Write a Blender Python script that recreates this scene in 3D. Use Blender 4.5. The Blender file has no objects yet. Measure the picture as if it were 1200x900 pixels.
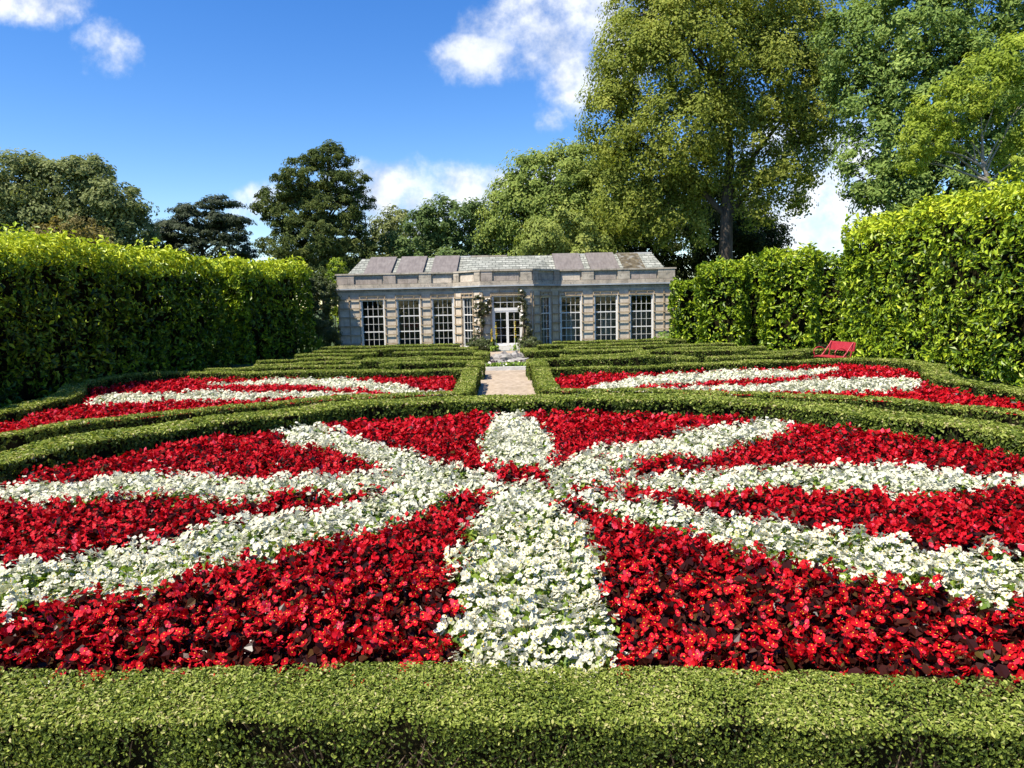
import bpy, math, random
import numpy as np
from mathutils import Matrix, Vector

# ------------------------------------------------------------------ camera, sky, sun, exposure
SC = bpy.context.scene
COL = SC.collection
PITCH, ROLL, YAW = math.radians(6.2), math.radians(1.2), math.radians(-0.55)
EYE = (0.0, 0.0, 2.2)
cam_d = bpy.data.cameras.new('camera')
cam_d.sensor_fit = 'HORIZONTAL'
cam_d.angle = 2 * math.atan(600 / 866.0)
cam_d.clip_end = 3000
cam_d.clip_start = 0.05
cam = bpy.data.objects.new('camera', cam_d)
COL.objects.link(cam)
_f = Vector((0, math.cos(PITCH), -math.sin(PITCH)))
_r = Vector((1, 0, 0))
_u = _r.cross(_f)
_r2 = math.cos(ROLL) * _r - math.sin(ROLL) * _u
_u2 = math.sin(ROLL) * _r + math.cos(ROLL) * _u
_m = Matrix((_r2, _u2, -_f)).transposed()
_m = Matrix.Rotation(YAW, 3, 'Z') @ _m
cam.matrix_world = Matrix.Translation(EYE) @ _m.to_4x4()
SC.camera = cam

SUN_EL = math.radians(58)
SUN_H = Vector((-0.82, -0.57)).normalized()
SUN_DIR = Vector((SUN_H.x * math.cos(SUN_EL), SUN_H.y * math.cos(SUN_EL), math.sin(SUN_EL)))
sun_d = bpy.data.lights.new('sun', 'SUN')
sun_d.energy = 5.0
sun_d.angle = math.radians(0.53)
sun_d.color = (1.0, 0.925, 0.80)
sun = bpy.data.objects.new('sun', sun_d)
sun.rotation_euler = (-SUN_DIR).to_track_quat('-Z', 'Y').to_euler()
sun.location = (-20, -20, 40)
COL.objects.link(sun)

W = bpy.data.worlds.new('World')
SC.world = W
W.use_nodes = True
SKY_STRENGTH = 0.11


def build_world():
    nt = W.node_tree
    N, L = nt.nodes, nt.links
    N.clear()
    out = N.new('ShaderNodeOutputWorld')
    bg = N.new('ShaderNodeBackground')
    bg.inputs['Strength'].default_value = SKY_STRENGTH
    sky = N.new('ShaderNodeTexSky')
    sky.sky_type = 'NISHITA'
    sky.sun_disc = False
    sky.sun_elevation = SUN_EL
    sky.sun_rotation = math.atan2(SUN_H.x, SUN_H.y)
    sky.air_density = 1.0
    sky.dust_density = 0.0
    sky.ozone_density = 2.5
    hs = N.new('ShaderNodeHueSaturation')
    hs.inputs['Saturation'].default_value = 1.36
    hs.inputs['Value'].default_value = 0.95
    hs.inputs['Hue'].default_value = 0.512
    L.new(sky.outputs['Color'], hs.inputs['Color'])

    def math_(op, a=None, b=None, clamp=False):
        n = N.new('ShaderNodeMath')
        n.operation = op
        n.use_clamp = clamp
        for i, v in enumerate((a, b)):
            if v is None:
                continue
            if isinstance(v, (int, float)):
                n.inputs[i].default_value = v
            else:
                L.new(v, n.inputs[i])
        return n.outputs[0]
    tc = N.new('ShaderNodeTexCoord')
    sep = N.new('ShaderNodeSeparateXYZ')
    L.new(tc.outputs['Generated'], sep.inputs[0])
    ysafe = math_('MAXIMUM', sep.outputs['Y'], 0.08)
    u = math_('DIVIDE', sep.outputs['X'], ysafe)
    v = math_('DIVIDE', sep.outputs['Z'], ysafe)
    comb = N.new('ShaderNodeCombineXYZ')
    L.new(u, comb.inputs[0])
    L.new(v, comb.inputs[1])
    blobs = [(-.60, .405, .085, .035, 1), (-.50, .335, .045, .045, .55), (.10, .365, .125, .085, 1), (.0, .315, .095, .034, .9),
             (.10, .290, .055, .06, .7), (.15, .33, .06, .09, .8), (.07, .245, .03, .03, .35), (-.16, .150, .065, .042, 1), (-.10, .125, .10, .042, 1), (-.02, .145, .09, .038, 1),
             (.06, .13, .06, .045, 1), (-.32, .14, .045, .035, .8), (.43, .10, .12, .10, 1), (.47, .18, .06, .05, 1), (.36, .19, .05, .05, .8),
             (.95, .22, .25, .10, 1), (-1.1, .18, .22, .09, 1)]
    acc = None
    for (a, b, ra, rb, wt) in blobs:
        du = math_('MULTIPLY', math_('SUBTRACT', u, a), 1 / ra)
        dv = math_('MULTIPLY', math_('SUBTRACT', v, b), 1 / rb)
        q = math_('ADD', math_('MULTIPLY', du, du), math_('MULTIPLY', dv, dv))
        w = math_('SUBTRACT', wt, q)
        w = math_('MAXIMUM', w, -1.5)
        acc = w if acc is None else math_('MAXIMUM', acc, w)

    def noise(scale, detail, off=(0, 0, 0), rough=.6):
        mp = N.new('ShaderNodeMapping')
        mp.inputs['Location'].default_value = off
        L.new(comb.outputs[0], mp.inputs['Vector'])
        n = N.new('ShaderNodeTexNoise')
        n.inputs['Scale'].default_value = scale
        n.inputs['Detail'].default_value = detail
        n.inputs['Roughness'].default_value = rough
        L.new(mp.outputs[0], n.inputs['Vector'])
        return n.outputs['Fac']
    n1 = noise(13, 9, (3.1, 1.7, .4))
    dens = math_('ADD', acc, math_('MULTIPLY', math_('SUBTRACT', n1, .5), 5.0))
    ramp = N.new('ShaderNodeMapRange')
    ramp.interpolation_type = 'SMOOTHSTEP'
    ramp.inputs['From Min'].default_value = -.5
    ramp.inputs['From Max'].default_value = 1.5
    L.new(dens, ramp.inputs['Value'])
    n2 = noise(13, 4, (3.1 + .014, 1.7 - .026, .4))
    shade = math_('ADD', math_('MULTIPLY', math_('SUBTRACT', n1, n2), 4.0), .62, True)
    n3 = noise(6, 6, (9.1, 4.7, 2.4))
    shade = math_('ADD', shade, math_('MULTIPLY', math_('SUBTRACT', n3, .5), 1.2), True)
    cmix = N.new('ShaderNodeMix')
    cmix.data_type = 'RGBA'
    cmix.inputs['A'].default_value = (3.0, 3.4, 4.2, 1)
    cmix.inputs['B'].default_value = (5.6, 5.75, 6.0, 1)
    L.new(shade, cmix.inputs['Factor'])
    front = math_('GREATER_THAN', sep.outputs['Y'], 0.1)
    fac = math_('MULTIPLY', math_('MULTIPLY', ramp.outputs[0], front), .93)
    mx = N.new('ShaderNodeMix')
    mx.data_type = 'RGBA'
    L.new(fac, mx.inputs['Factor'])
    L.new(hs.outputs[0], mx.inputs['A'])
    L.new(cmix.outputs['Result'], mx.inputs['B'])
    L.new(mx.outputs['Result'], bg.inputs['Color'])
    L.new(bg.outputs[0], out.inputs[0])


build_world()
SC.view_settings.view_transform = 'Standard'
SC.view_settings.look = 'None'
SC.view_settings.exposure = 0.92
SC.view_settings.gamma = 1.0
SC.view_settings.use_curve_mapping = False
SC.cycles.max_bounces = 6
SC.cycles.diffuse_bounces = 1
SC.cycles.glossy_bounces = 2
SC.cycles.transmission_bounces = 4
SC.cycles.transparent_max_bounces = 6
SC.cycles.caustics_reflective = False
SC.cycles.caustics_refractive = False

RNG = np.random.default_rng(7)


# ------------------------------------------------------------------ materials
def new_mat(name):
    m = bpy.data.materials.new(name)
    m.use_nodes = True
    nt = m.node_tree
    nt.nodes.clear()
    return m, nt, nt.nodes, nt.links


def leaf_mat(name, cols, trans=.3, rough=.45, tcol=None, spec=.4, coords='Object', nscale=.6, namt=.25):
    """cols: list of (position, rgb) over the per-leaf 'tint' attribute"""
    m, nt, N, L = new_mat(name)
    out = N.new('ShaderNodeOutputMaterial')
    at = N.new('ShaderNodeAttribute')
    at.attribute_name = 'tint'
    geo = N.new('ShaderNodeNewGeometry')
    no = N.new('ShaderNodeTexNoise')
    no.inputs['Scale'].default_value = nscale
    no.inputs['Detail'].default_value = 3
    L.new(geo.outputs['Position'], no.inputs['Vector'])
    mr = N.new('ShaderNodeMath')
    mr.operation = 'MULTIPLY_ADD'
    L.new(no.outputs['Fac'], mr.inputs[0])
    mr.inputs[1].default_value = namt * 2
    mr.inputs[2].default_value = -namt
    ad = N.new('ShaderNodeMath')
    ad.operation = 'ADD'
    ad.use_clamp = True
    L.new(at.outputs['Fac'], ad.inputs[0])
    L.new(mr.outputs[0], ad.inputs[1])
    cr = N.new('ShaderNodeValToRGB')
    el = cr.color_ramp.elements
    while len(el) < len(cols):
        el.new(.5)
    for e, (p, c) in zip(el, cols):
        e.position = p
        e.color = (*c, 1)
    L.new(ad.outputs[0], cr.inputs[0])
    b = N.new('ShaderNodeBsdfPrincipled')
    b.inputs['Roughness'].default_value = rough
    b.inputs['Specular IOR Level'].default_value = spec
    L.new(cr.outputs[0], b.inputs['Base Color'])
    if trans > 0:
        tr = N.new('ShaderNodeBsdfTranslucent')
        mul = N.new('ShaderNodeMix')
        mul.data_type = 'RGBA'
        mul.blend_type = 'MULTIPLY'
        mul.inputs['Factor'].default_value = 1
        L.new(cr.outputs[0], mul.inputs['A'])
        mul.inputs['B'].default_value = (*(tcol or (1.5, 1.5, .7)), 1)
        L.new(mul.outputs['Result'], tr.inputs['Color'])
        ms = N.new('ShaderNodeMixShader')
        ms.inputs[0].default_value = trans
        L.new(b.outputs[0], ms.inputs[1])
        L.new(tr.outputs[0], ms.inputs[2])
        L.new(ms.outputs[0], out.inputs[0])
    else:
        L.new(b.outputs[0], out.inputs[0])
    return m


def rough_mat(name, c0, c1, scale=3.0, detail=6, rough=.85, bump=.3, bscale=None, c2=None, c2scale=1.2, c2amt=.5, metallic=0, stretch=None, spec=.3):
    m, nt, N, L = new_mat(name)
    out = N.new('ShaderNodeOutputMaterial')
    b = N.new('ShaderNodeBsdfPrincipled')
    b.inputs['Roughness'].default_value = rough
    b.inputs['Metallic'].default_value = metallic
    b.inputs['Specular IOR Level'].default_value = spec
    geo = N.new('ShaderNodeNewGeometry')
    vec = geo.outputs['Position']
    if stretch:
        mp = N.new('ShaderNodeMapping')
        mp.inputs['Scale'].default_value = stretch
        L.new(vec, mp.inputs['Vector'])
        vec = mp.outputs[0]
    no = N.new('ShaderNodeTexNoise')
    no.inputs['Scale'].default_value = scale
    no.inputs['Detail'].default_value = detail
    L.new(vec, no.inputs['Vector'])
    cr = N.new('ShaderNodeValToRGB')
    cr.color_ramp.elements[0].position = .3
    cr.color_ramp.elements[0].color = (*c0, 1)
    cr.color_ramp.elements[1].position = .7
    cr.color_ramp.elements[1].color = (*c1, 1)
    L.new(no.outputs['Fac'], cr.inputs[0])
    col = cr.outputs[0]
    if c2 is not None:
        n2 = N.new('ShaderNodeTexNoise')
        n2.inputs['Scale'].default_value = c2scale
        n2.inputs['Detail'].default_value = 8
        L.new(geo.outputs['Position'], n2.inputs['Vector'])
        mr = N.new('ShaderNodeMapRange')
        mr.inputs['From Min'].default_value = .5
        mr.inputs['From Max'].default_value = .68
        mr.inputs['To Max'].default_value = c2amt
        L.new(n2.outputs['Fac'], mr.inputs['Value'])
        mx = N.new('ShaderNodeMix')
        mx.data_type = 'RGBA'
        L.new(mr.outputs[0], mx.inputs['Factor'])
        L.new(col, mx.inputs['A'])
        mx.inputs['B'].default_value = (*c2, 1)
        col = mx.outputs['Result']
    L.new(col, b.inputs['Base Color'])
    if bump:
        nb = N.new('ShaderNodeTexNoise')
        nb.inputs['Scale'].default_value = bscale or scale * 6
        nb.inputs['Detail'].default_value = 5
        L.new(vec, nb.inputs['Vector'])
        bp = N.new('ShaderNodeBump')
        bp.inputs['Strength'].default_value = bump
        bp.inputs['Distance'].default_value = .03
        L.new(nb.outputs['Fac'], bp.inputs['Height'])
        L.new(bp.outputs[0], b.inputs['Normal'])
    L.new(b.outputs[0], out.inputs[0])
    return m


def brick_mat(name, c0, c1, cm, bw, bh, plane, mortar=.012, rough=.85, spot=None, spot_amt=.6, bump=.4):
    """stone or slate courses; plane picks the two world axes used: 'xz' or 'xs' (x and slope)"""
    m, nt, N, L = new_mat(name)
    out = N.new('ShaderNodeOutputMaterial')
    b = N.new('ShaderNodeBsdfPrincipled')
    b.inputs['Roughness'].default_value = rough
    b.inputs['Specular IOR Level'].default_value = .25
    geo = N.new('ShaderNodeNewGeometry')
    sep = N.new('ShaderNodeSeparateXYZ')
    L.new(geo.outputs['Position'], sep.inputs[0])
    xy = N.new('ShaderNodeMath')
    xy.operation = 'MULTIPLY_ADD'
    L.new(sep.outputs['Y'], xy.inputs[0])
    xy.inputs[1].default_value = .6 if plane == 'xz' else 0
    L.new(sep.outputs['X'], xy.inputs[2])
    cb = N.new('ShaderNodeCombineXYZ')
    L.new(xy.outputs[0], cb.inputs[0])
    L.new(sep.outputs['Z'], cb.inputs[1])
    br = N.new('ShaderNodeTexBrick')
    br.inputs['Scale'].default_value = 1
    br.inputs['Brick Width'].default_value = bw
    br.inputs['Row Height'].default_value = bh
    br.inputs['Mortar Size'].default_value = mortar
    br.inputs['Color1'].default_value = (*c0, 1)
    br.inputs['Color2'].default_value = (*c1, 1)
    br.inputs['Mortar'].default_value = (*cm, 1)
    L.new(cb.outputs[0], br.inputs['Vector'])
    no = N.new('ShaderNodeTexNoise')
    no.inputs['Scale'].default_value = 2.2
    no.inputs['Detail'].default_value = 9
    no.inputs['Roughness'].default_value = .7
    L.new(geo.outputs['Position'], no.inputs['Vector'])
    mx = N.new('ShaderNodeMix')
    mx.data_type = 'RGBA'
    mx.blend_type = 'MULTIPLY'
    mx.inputs['Factor'].default_value = .8
    cr = N.new('ShaderNodeValToRGB')
    cr.color_ramp.elements[0].position = .3
    cr.color_ramp.elements[0].color = (.5, .48, .45, 1)
    cr.color_ramp.elements[1].position = .65
    cr.color_ramp.elements[1].color = (1.1, 1.08, 1.05, 1)
    L.new(no.outputs['Fac'], cr.inputs[0])
    L.new(br.outputs['Color'], mx.inputs['A'])
    L.new(cr.outputs[0], mx.inputs['B'])
    col = mx.outputs['Result']
    if spot:
        n2 = N.new('ShaderNodeTexNoise')
        n2.inputs['Scale'].default_value = 5
        n2.inputs['Detail'].default_value = 10
        n2.inputs['Roughness'].default_value = .75
        L.new(geo.outputs['Position'], n2.inputs['Vector'])
        mr = N.new('ShaderNodeMapRange')
        mr.inputs['From Min'].default_value = .52
        mr.inputs['From Max'].default_value = .62
        mr.inputs['To Max'].default_value = spot_amt
        L.new(n2.outputs['Fac'], mr.inputs['Value'])
        m2 = N.new('ShaderNodeMix')
        m2.data_type = 'RGBA'
        L.new(mr.outputs[0], m2.inputs['Factor'])
        L.new(col, m2.inputs['A'])
        m2.inputs['B'].default_value = (*spot, 1)
        col = m2.outputs['Result']
    L.new(col, b.inputs['Base Color'])
    bp = N.new('ShaderNodeBump')
    bp.inputs['Strength'].default_value = bump
    bp.inputs['Distance'].default_value = .03
    L.new(no.outputs['Fac'], bp.inputs['Height'])
    L.new(bp.outputs[0], b.inputs['Normal'])
    L.new(b.outputs[0], out.inputs[0])
    return m


def glass_mat(name, tint=(.75, .82, .8)):
    m, nt, N, L = new_mat(name)
    out = N.new('ShaderNodeOutputMaterial')
    tr = N.new('ShaderNodeBsdfTransparent')
    tr.inputs[0].default_value = (*tint, 1)
    gl = N.new('ShaderNodeBsdfGlossy')
    gl.inputs['Roughness'].default_value = .02
    fr = N.new('ShaderNodeFresnel')
    fr.inputs['IOR'].default_value = 1.5
    geo = N.new('ShaderNodeNewGeometry')
    no = N.new('ShaderNodeTexNoise')
    no.inputs['Scale'].default_value = 2.0
    L.new(geo.outputs['Position'], no.inputs['Vector'])
    bp = N.new('ShaderNodeBump')
    bp.inputs['Strength'].default_value = .15
    bp.inputs['Distance'].default_value = .05
    L.new(no.outputs['Fac'], bp.inputs['Height'])
    L.new(bp.outputs[0], gl.inputs['Normal'])
    ms = N.new('ShaderNodeMixShader')
    L.new(fr.outputs[0], ms.inputs[0])
    L.new(tr.outputs[0], ms.inputs[1])
    L.new(gl.outputs[0], ms.inputs[2])
    L.new(ms.outputs[0], out.inputs[0])
    return m


M = {}
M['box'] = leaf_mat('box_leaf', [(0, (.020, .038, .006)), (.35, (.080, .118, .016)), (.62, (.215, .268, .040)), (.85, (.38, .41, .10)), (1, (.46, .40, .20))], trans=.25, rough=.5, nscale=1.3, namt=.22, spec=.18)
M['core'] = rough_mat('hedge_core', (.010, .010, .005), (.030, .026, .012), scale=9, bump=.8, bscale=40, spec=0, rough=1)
M['twig'] = rough_mat('twig', (.10, .065, .04), (.22, .16, .10), scale=14)
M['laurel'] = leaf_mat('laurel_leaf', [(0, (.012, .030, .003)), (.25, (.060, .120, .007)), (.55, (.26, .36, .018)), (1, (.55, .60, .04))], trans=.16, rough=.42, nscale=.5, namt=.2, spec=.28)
M['redleaf'] = leaf_mat('bronze_leaf', [(0, (.010, .004, .004)), (.5, (.030, .008, .007)), (.85, (.065, .018, .010)), (1, (.08, .06, .015))], trans=.18, rough=.28, tcol=(3, .7, .4), nscale=2, namt=.15, spec=.14)
M['redpetal'] = leaf_mat('red_petal', [(0, (.18, .001, .002)), (.5, (.43, .003, .007)), (.8, (.60, .010, .022)), (1, (.70, .06, .11))], trans=.25, rough=.5, tcol=(1.2, 1, 1), nscale=1.5, namt=.12, spec=.12)
M['whiteleaf'] = leaf_mat('green_leaf', [(0, (.07, .13, .018)), (.5, (.17, .26, .032)), (1, (.32, .40, .07))], trans=.3, rough=.35, nscale=2, namt=.15)
M['whitepetal'] = leaf_mat('white_petal', [(0, (.48, .50, .24)), (.3, (.67, .66, .49)), (1, (.75, .735, .62))], trans=.3, rough=.6, tcol=(1, 1, .95), nscale=1.5, namt=.12, spec=.3)
M['eye'] = rough_mat('flower_eye', (.75, .45, .02), (.85, .62, .05), bump=0)
M['soil'] = rough_mat('soil', (.018, .012, .008), (.055, .038, .025), scale=5, bump=.9, bscale=30, rough=.95)
M['gravel'] = rough_mat('gravel', (.27, .205, .14), (.47, .385, .29), scale=7, detail=12, bump=.5, bscale=60, c2=(.20, .16, .11), c2scale=.9, c2amt=.5, rough=.95)
M['grass'] = rough_mat('grass', (.028, .050, .012), (.07, .10, .025), scale=.8, detail=10, bump=.8, bscale=20, rough=.9)
M['bark'] = rough_mat('bark', (.045, .036, .028), (.13, .105, .08), scale=2, bump=1, bscale=8, stretch=(3, 3, .6))
M['palebark'] = rough_mat('pale_bark', (.22, .19, .15), (.42, .37, .29), scale=3, bump=.7, bscale=10, stretch=(3, 3, .8))
M['stone'] = brick_mat('wall_stone', (.63, .545, .43), (.67, .59, .48), (.52, .445, .35), .62, .40, 'xz', spot=(.28, .25, .21), spot_amt=.4)
M['parapet'] = brick_mat('parapet_stone', (.42, .37, .295), (.52, .465, .375), (.29, .255, .205), .9, .30, 'xz', spot=(.10, .095, .085), spot_amt=.6)
M['pinkstone'] = brick_mat('pink_stone', (.40, .345, .29), (.44, .375, .32), (.28, .24, .2), .5, .3, 'xz', spot=(.18, .16, .14))
M['slate'] = brick_mat('roof_slate', (.22, .235, .205), (.36, .375, .335), (.10, .105, .095), .34, .13, 'xs', mortar=.018, spot=(.42, .41, .36), spot_amt=.45)
M['lead'] = rough_mat('lead_sheet', (.125, .108, .098), (.19, .165, .15), scale=2, bump=.3, bscale=9, rough=.6, stretch=(5, 1, 1), c2=(.25, .23, .21), c2scale=2.5, c2amt=.3)
M['leadpale'] = rough_mat('gutter_lead', (.30, .32, .33), (.44, .46, .47), scale=2, bump=.15, rough=.55)
M['moss'] = rough_mat('moss', (.030, .024, .014), (.15, .12, .07), scale=4, bump=1.0, bscale=22, c2=(.24, .235, .21), c2scale=3.5, c2amt=.8)
M['palestone'] = rough_mat('pale_stone', (.45, .44, .40), (.62, .61, .57), scale=5, bump=.4)
M['wpaint'] = rough_mat('white_paint', (.66, .645, .60), (.78, .765, .73), scale=6, bump=.1, rough=.5)
M['trellis'] = rough_mat('trellis_wood', (.28, .205, .125), (.46, .36, .24), scale=6, bump=.3)
M['glass'] = glass_mat('window_glass')
M['inside'] = rough_mat('interior_plaster', (.10, .106, .098), (.17, .175, .165), scale=1.5, bump=.1)
M['blind'] = rough_mat('brown_blind', (.30, .22, .175), (.44, .34, .28), scale=1.7, bump=.1)
M['curtain'] = rough_mat('pale_blind', (.42, .38, .33), (.55, .50, .44), scale=3, bump=.2, stretch=(6, 6, 1))
M['redpaint'] = rough_mat('red_paint', (.34, .018, .028), (.44, .035, .045), scale=7, bump=.15, rough=.45, spec=.5)
M['plaque'] = rough_mat('plaque', (.03, .03, .03), (.07, .07, .06), bump=0)
M['rock'] = rough_mat('rock', (.16, .145, .13), (.38, .355, .325), scale=6, bump=.9, bscale=14, c2=(.10, .11, .06), c2scale=3, c2amt=.5)
M['yellow'] = leaf_mat('yellow_flower', [(0, (.55, .38, .03)), (1, (.75, .58, .06))], trans=.2)
M['shrub'] = leaf_mat('shrub_leaf', [(0, (.022, .036, .012)), (.5, (.07, .095, .025)), (1, (.19, .20, .075))], trans=.25, rough=.4, nscale=2, namt=.15)
M['creeper'] = leaf_mat('climber_leaf', [(0, (.022, .03, .010)), (.5, (.065, .075, .022)), (.8, (.13, .13, .05)), (1, (.22, .17, .12))], trans=.2, nscale=3, namt=.15)
M['rose'] = leaf_mat('rose_petal', [(0, (.70, .62, .55)), (1, (.84, .80, .76))], trans=.2)
M['lime'] = leaf_mat('lime_leaf', [(0, (.09, .17, .02)), (.5, (.18, .30, .03)), (1, (.34, .46, .06))], trans=.3)
M['heuchera'] = leaf_mat('purple_leaf', [(0, (.03, .015, .022)), (1, (.13, .08, .10))], trans=.15)


def crown_mat(name, c0, c1, c2, trans=.28, ns=.35):
    return leaf_mat(name, [(0, c0), (.5, c1), (1, c2)], trans=trans, rough=.55, nscale=ns, namt=.28, spec=.14)


M['c_grey'] = crown_mat('grey_green_leaf', (0.069, 0.094, 0.035), (0.181, 0.213, 0.075), (0.338, 0.356, 0.144))
M['c_brown'] = crown_mat('tawny_leaf', (0.090, 0.075, 0.027), (0.210, 0.173, 0.053), (0.360, 0.285, 0.090))
M['c_cedar'] = crown_mat('cedar_needle', (0.016, 0.025, 0.013), (0.036, 0.052, 0.023), (0.072, 0.086, 0.036), trans=.12)
M['c_yew'] = crown_mat('yew_needle', (0.035, 0.053, 0.018), (0.097, 0.130, 0.035), (0.220, 0.238, 0.067), trans=.2)
M['c_mid'] = crown_mat('mid_green_leaf', (0.043, 0.076, 0.025), (0.104, 0.162, 0.047), (0.226, 0.278, 0.090))
M['c_oak'] = crown_mat('holm_oak_leaf', (0.075, 0.117, 0.026), (0.202, 0.266, 0.055), (0.406, 0.449, 0.117))
M['c_lime'] = crown_mat('light_green_leaf', (0.105, 0.145, 0.032), (0.241, 0.290, 0.064), (0.435, 0.451, 0.129))
M['c_plane'] = crown_mat('olive_yellow_leaf', (0.092, 0.121, 0.021), (0.244, 0.284, 0.047), (0.475, 0.475, 0.106), trans=.34)
M['c_dark'] = crown_mat('dark_leaf', (0.019, 0.031, 0.010), (0.043, 0.062, 0.019), (0.084, 0.102, 0.031))
M['c_holm'] = crown_mat('silver_green_leaf', (0.068, 0.112, 0.024), (0.174, 0.256, 0.056), (0.388, 0.478, 0.133))
M['c_bright'] = crown_mat('bright_leaf', (0.100, 0.141, 0.020), (0.233, 0.308, 0.033), (0.483, 0.534, 0.083), trans=.35)


# ------------------------------------------------------------------ mesh building
class MB:
    def __init__(self):
        self.ch = []          # (verts (n,3), faces (m,k), mat key, tint (m,), smooth)

    def add(self, V, F, mat, tint=None, smooth=False):
        V = np.asarray(V, float).reshape(-1, 3)
        F = np.asarray(F, int)
        if len(F) == 0:
            return
        if tint is None:
            tint = np.full(len(F), .5)
        self.ch.append((V, F, mat, np.asarray(tint, float), smooth))

    def box(self, x0, x1, y0, y1, z0, z1, mat, fr=None):
        V = np.array([(x, y, z) for z in (z0, z1) for x, y in ((x0, y0), (x1, y0), (x1, y1), (x0, y1))], float)
        if fr is not None:
            V = fr(V)
        self.add(V, [(3, 2, 1, 0), (4, 5, 6, 7), (0, 1, 5, 4), (1, 2, 6, 5), (2, 3, 7, 6), (3, 0, 4, 7)], mat)

    def tube(self, pts, radii, mat, seg=8, smooth=True, closed=False):
        pts = np.asarray(pts, float)
        n = len(pts)
        radii = np.broadcast_to(np.asarray(radii, float), (n,))
        if closed:
            T = np.roll(pts, -1, 0) - np.roll(pts, 1, 0)
        else:
            T = np.gradient(pts, axis=0)
        T /= np.linalg.norm(T, axis=1)[:, None] + 1e-9
        up = np.array([0, 0, 1.0])
        if abs(T[:, 2]).mean() > .8:
            up = np.array([0, 1.0, 0])
        A = np.cross(T, up)
        A /= np.linalg.norm(A, axis=1)[:, None] + 1e-9
        B = np.cross(T, A)
        a = np.linspace(0, 2 * np.pi, seg, endpoint=False)
        V = pts[:, None, :] + radii[:, None, None] * (np.cos(a)[None, :, None] * A[:, None, :] + np.sin(a)[None, :, None] * B[:, None, :])
        F = []
        rng = n if closed else n - 1
        for i in range(rng):
            j2 = (i + 1) % n
            for k in range(seg):
                F.append((i * seg + k, i * seg + (k + 1) % seg, j2 * seg + (k + 1) % seg, j2 * seg + k))
        self.add(V.reshape(-1, 3), F, mat, smooth=smooth)
        if not closed:
            self.add(V[-1], [tuple(range(seg))[::-1]], mat)
            self.add(V[0], [tuple(range(seg))], mat)

    def strip(self, path, o_in, o_out, z0, z1, mat, close_ends=True):
        """extrude a mitred band along an open plan polyline; outward is to the right of travel"""
        p = np.asarray(path, float)
        d = np.diff(p, axis=0)
        d /= np.linalg.norm(d, axis=1)[:, None]
        nrm = np.stack([d[:, 1], -d[:, 0]], 1)
        mit = []
        for i in range(len(p)):
            if i == 0:
                mit.append(nrm[0])
            elif i == len(p) - 1:
                mit.append(nrm[-1])
            else:
                a = nrm[i - 1] + nrm[i]
                a /= np.linalg.norm(a)
                mit.append(a / (a @ nrm[i]))
        mit = np.array(mit)
        V = []
        for i in range(len(p)):
            a = p[i] + mit[i] * o_out
            b = p[i] + mit[i] * o_in
            V += [(a[0], a[1], z0), (a[0], a[1], z1), (b[0], b[1], z1), (b[0], b[1], z0)]
        F = []
        for i in range(len(p) - 1):
            for k in range(4):
                F.append((i * 4 + k, (i + 1) * 4 + k, (i + 1) * 4 + (k + 1) % 4, i * 4 + (k + 1) % 4))
        e = (len(p) - 1) * 4
        F += [(3, 2, 1, 0), (e, e + 1, e + 2, e + 3)]
        self.add(V, F, mat)

    def build(self, name, parent=None, origin=(0, 0, 0), link=True):
        me = self.mesh(name, origin)
        o = bpy.data.objects.new(name, me)
        if link:
            COL.objects.link(o)
        if parent is not None:
            o.parent = parent
        else:
            o.location = origin
        return o

    def mesh(self, name, origin=(0, 0, 0)):
        mats, nv = [], 0
        VV, loops, starts, totals, mi, tt, sm = [], [], [], [], [], [], []
        nl = 0
        for V, F, mat, tint, smooth in self.ch:
            if mat not in mats:
                mats.append(mat)
            k = F.shape[1]
            VV.append(V)
            loops.append((F + nv).ravel())
            starts.append(nl + np.arange(len(F)) * k)
            totals.append(np.full(len(F), k))
            mi.append(np.full(len(F), mats.index(mat)))
            tt.append(tint)
            sm.append(np.full(len(F), smooth))
            nv += len(V)
            nl += F.size
        V = np.concatenate(VV) - np.asarray(origin, float)
        loops = np.concatenate(loops)
        starts = np.concatenate(starts)
        totals = np.concatenate(totals)
        me = bpy.data.meshes.new(name)
        me.vertices.add(len(V))
        me.vertices.foreach_set('co', V.astype(np.float32).ravel())
        me.loops.add(len(loops))
        me.loops.foreach_set('vertex_index', loops.astype(np.int32))
        me.polygons.add(len(starts))
        me.polygons.foreach_set('loop_start', starts.astype(np.int32))
        try:
            me.polygons.foreach_set('loop_total', totals.astype(np.int32))
        except Exception:
            pass
        me.polygons.foreach_set('material_index', np.concatenate(mi).astype(np.int32))
        me.polygons.foreach_set('use_smooth', np.concatenate(sm).astype(bool))
        for k in mats:
            me.materials.append(M[k])
        at = me.attributes.new('tint', 'FLOAT', 'FACE')
        at.data.foreach_set('value', np.clip(np.concatenate(tt), 0, 1).astype(np.float32))
        me.update(calc_edges=True)
        return me


def unit(v):
    return v / (np.linalg.norm(v, axis=-1, keepdims=True) + 1e-9)


def frame_of(N, rng, T=None):
    if T is None:
        T = rng.normal(size=N.shape)
    T = unit(T - (T * N).sum(1)[:, None] * N)
    return T, np.cross(N, T)


def leaf4(mb, P, N, S, mat, tint, rng, aspect=.5, T=None, cup=.12):
    """kite-shaped leaves, one folded quad each, centred on P, facing N"""
    T, B = frame_of(N, rng, T)
    S = np.broadcast_to(np.asarray(S, float), (len(P),))[:, None]
    a = P - T * S * .5
    c = P + T * S * .5 - N * S * .08
    b = P + B * S * aspect * .5 + N * S * cup - T * S * .05
    d = P - B * S * aspect * .5 + N * S * cup - T * S * .05
    V = np.stack([a, b, c, d], 1).reshape(-1, 3)
    F = np.arange(len(P) * 4).reshape(-1, 4)
    mb.add(V, F, mat, tint)


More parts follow.
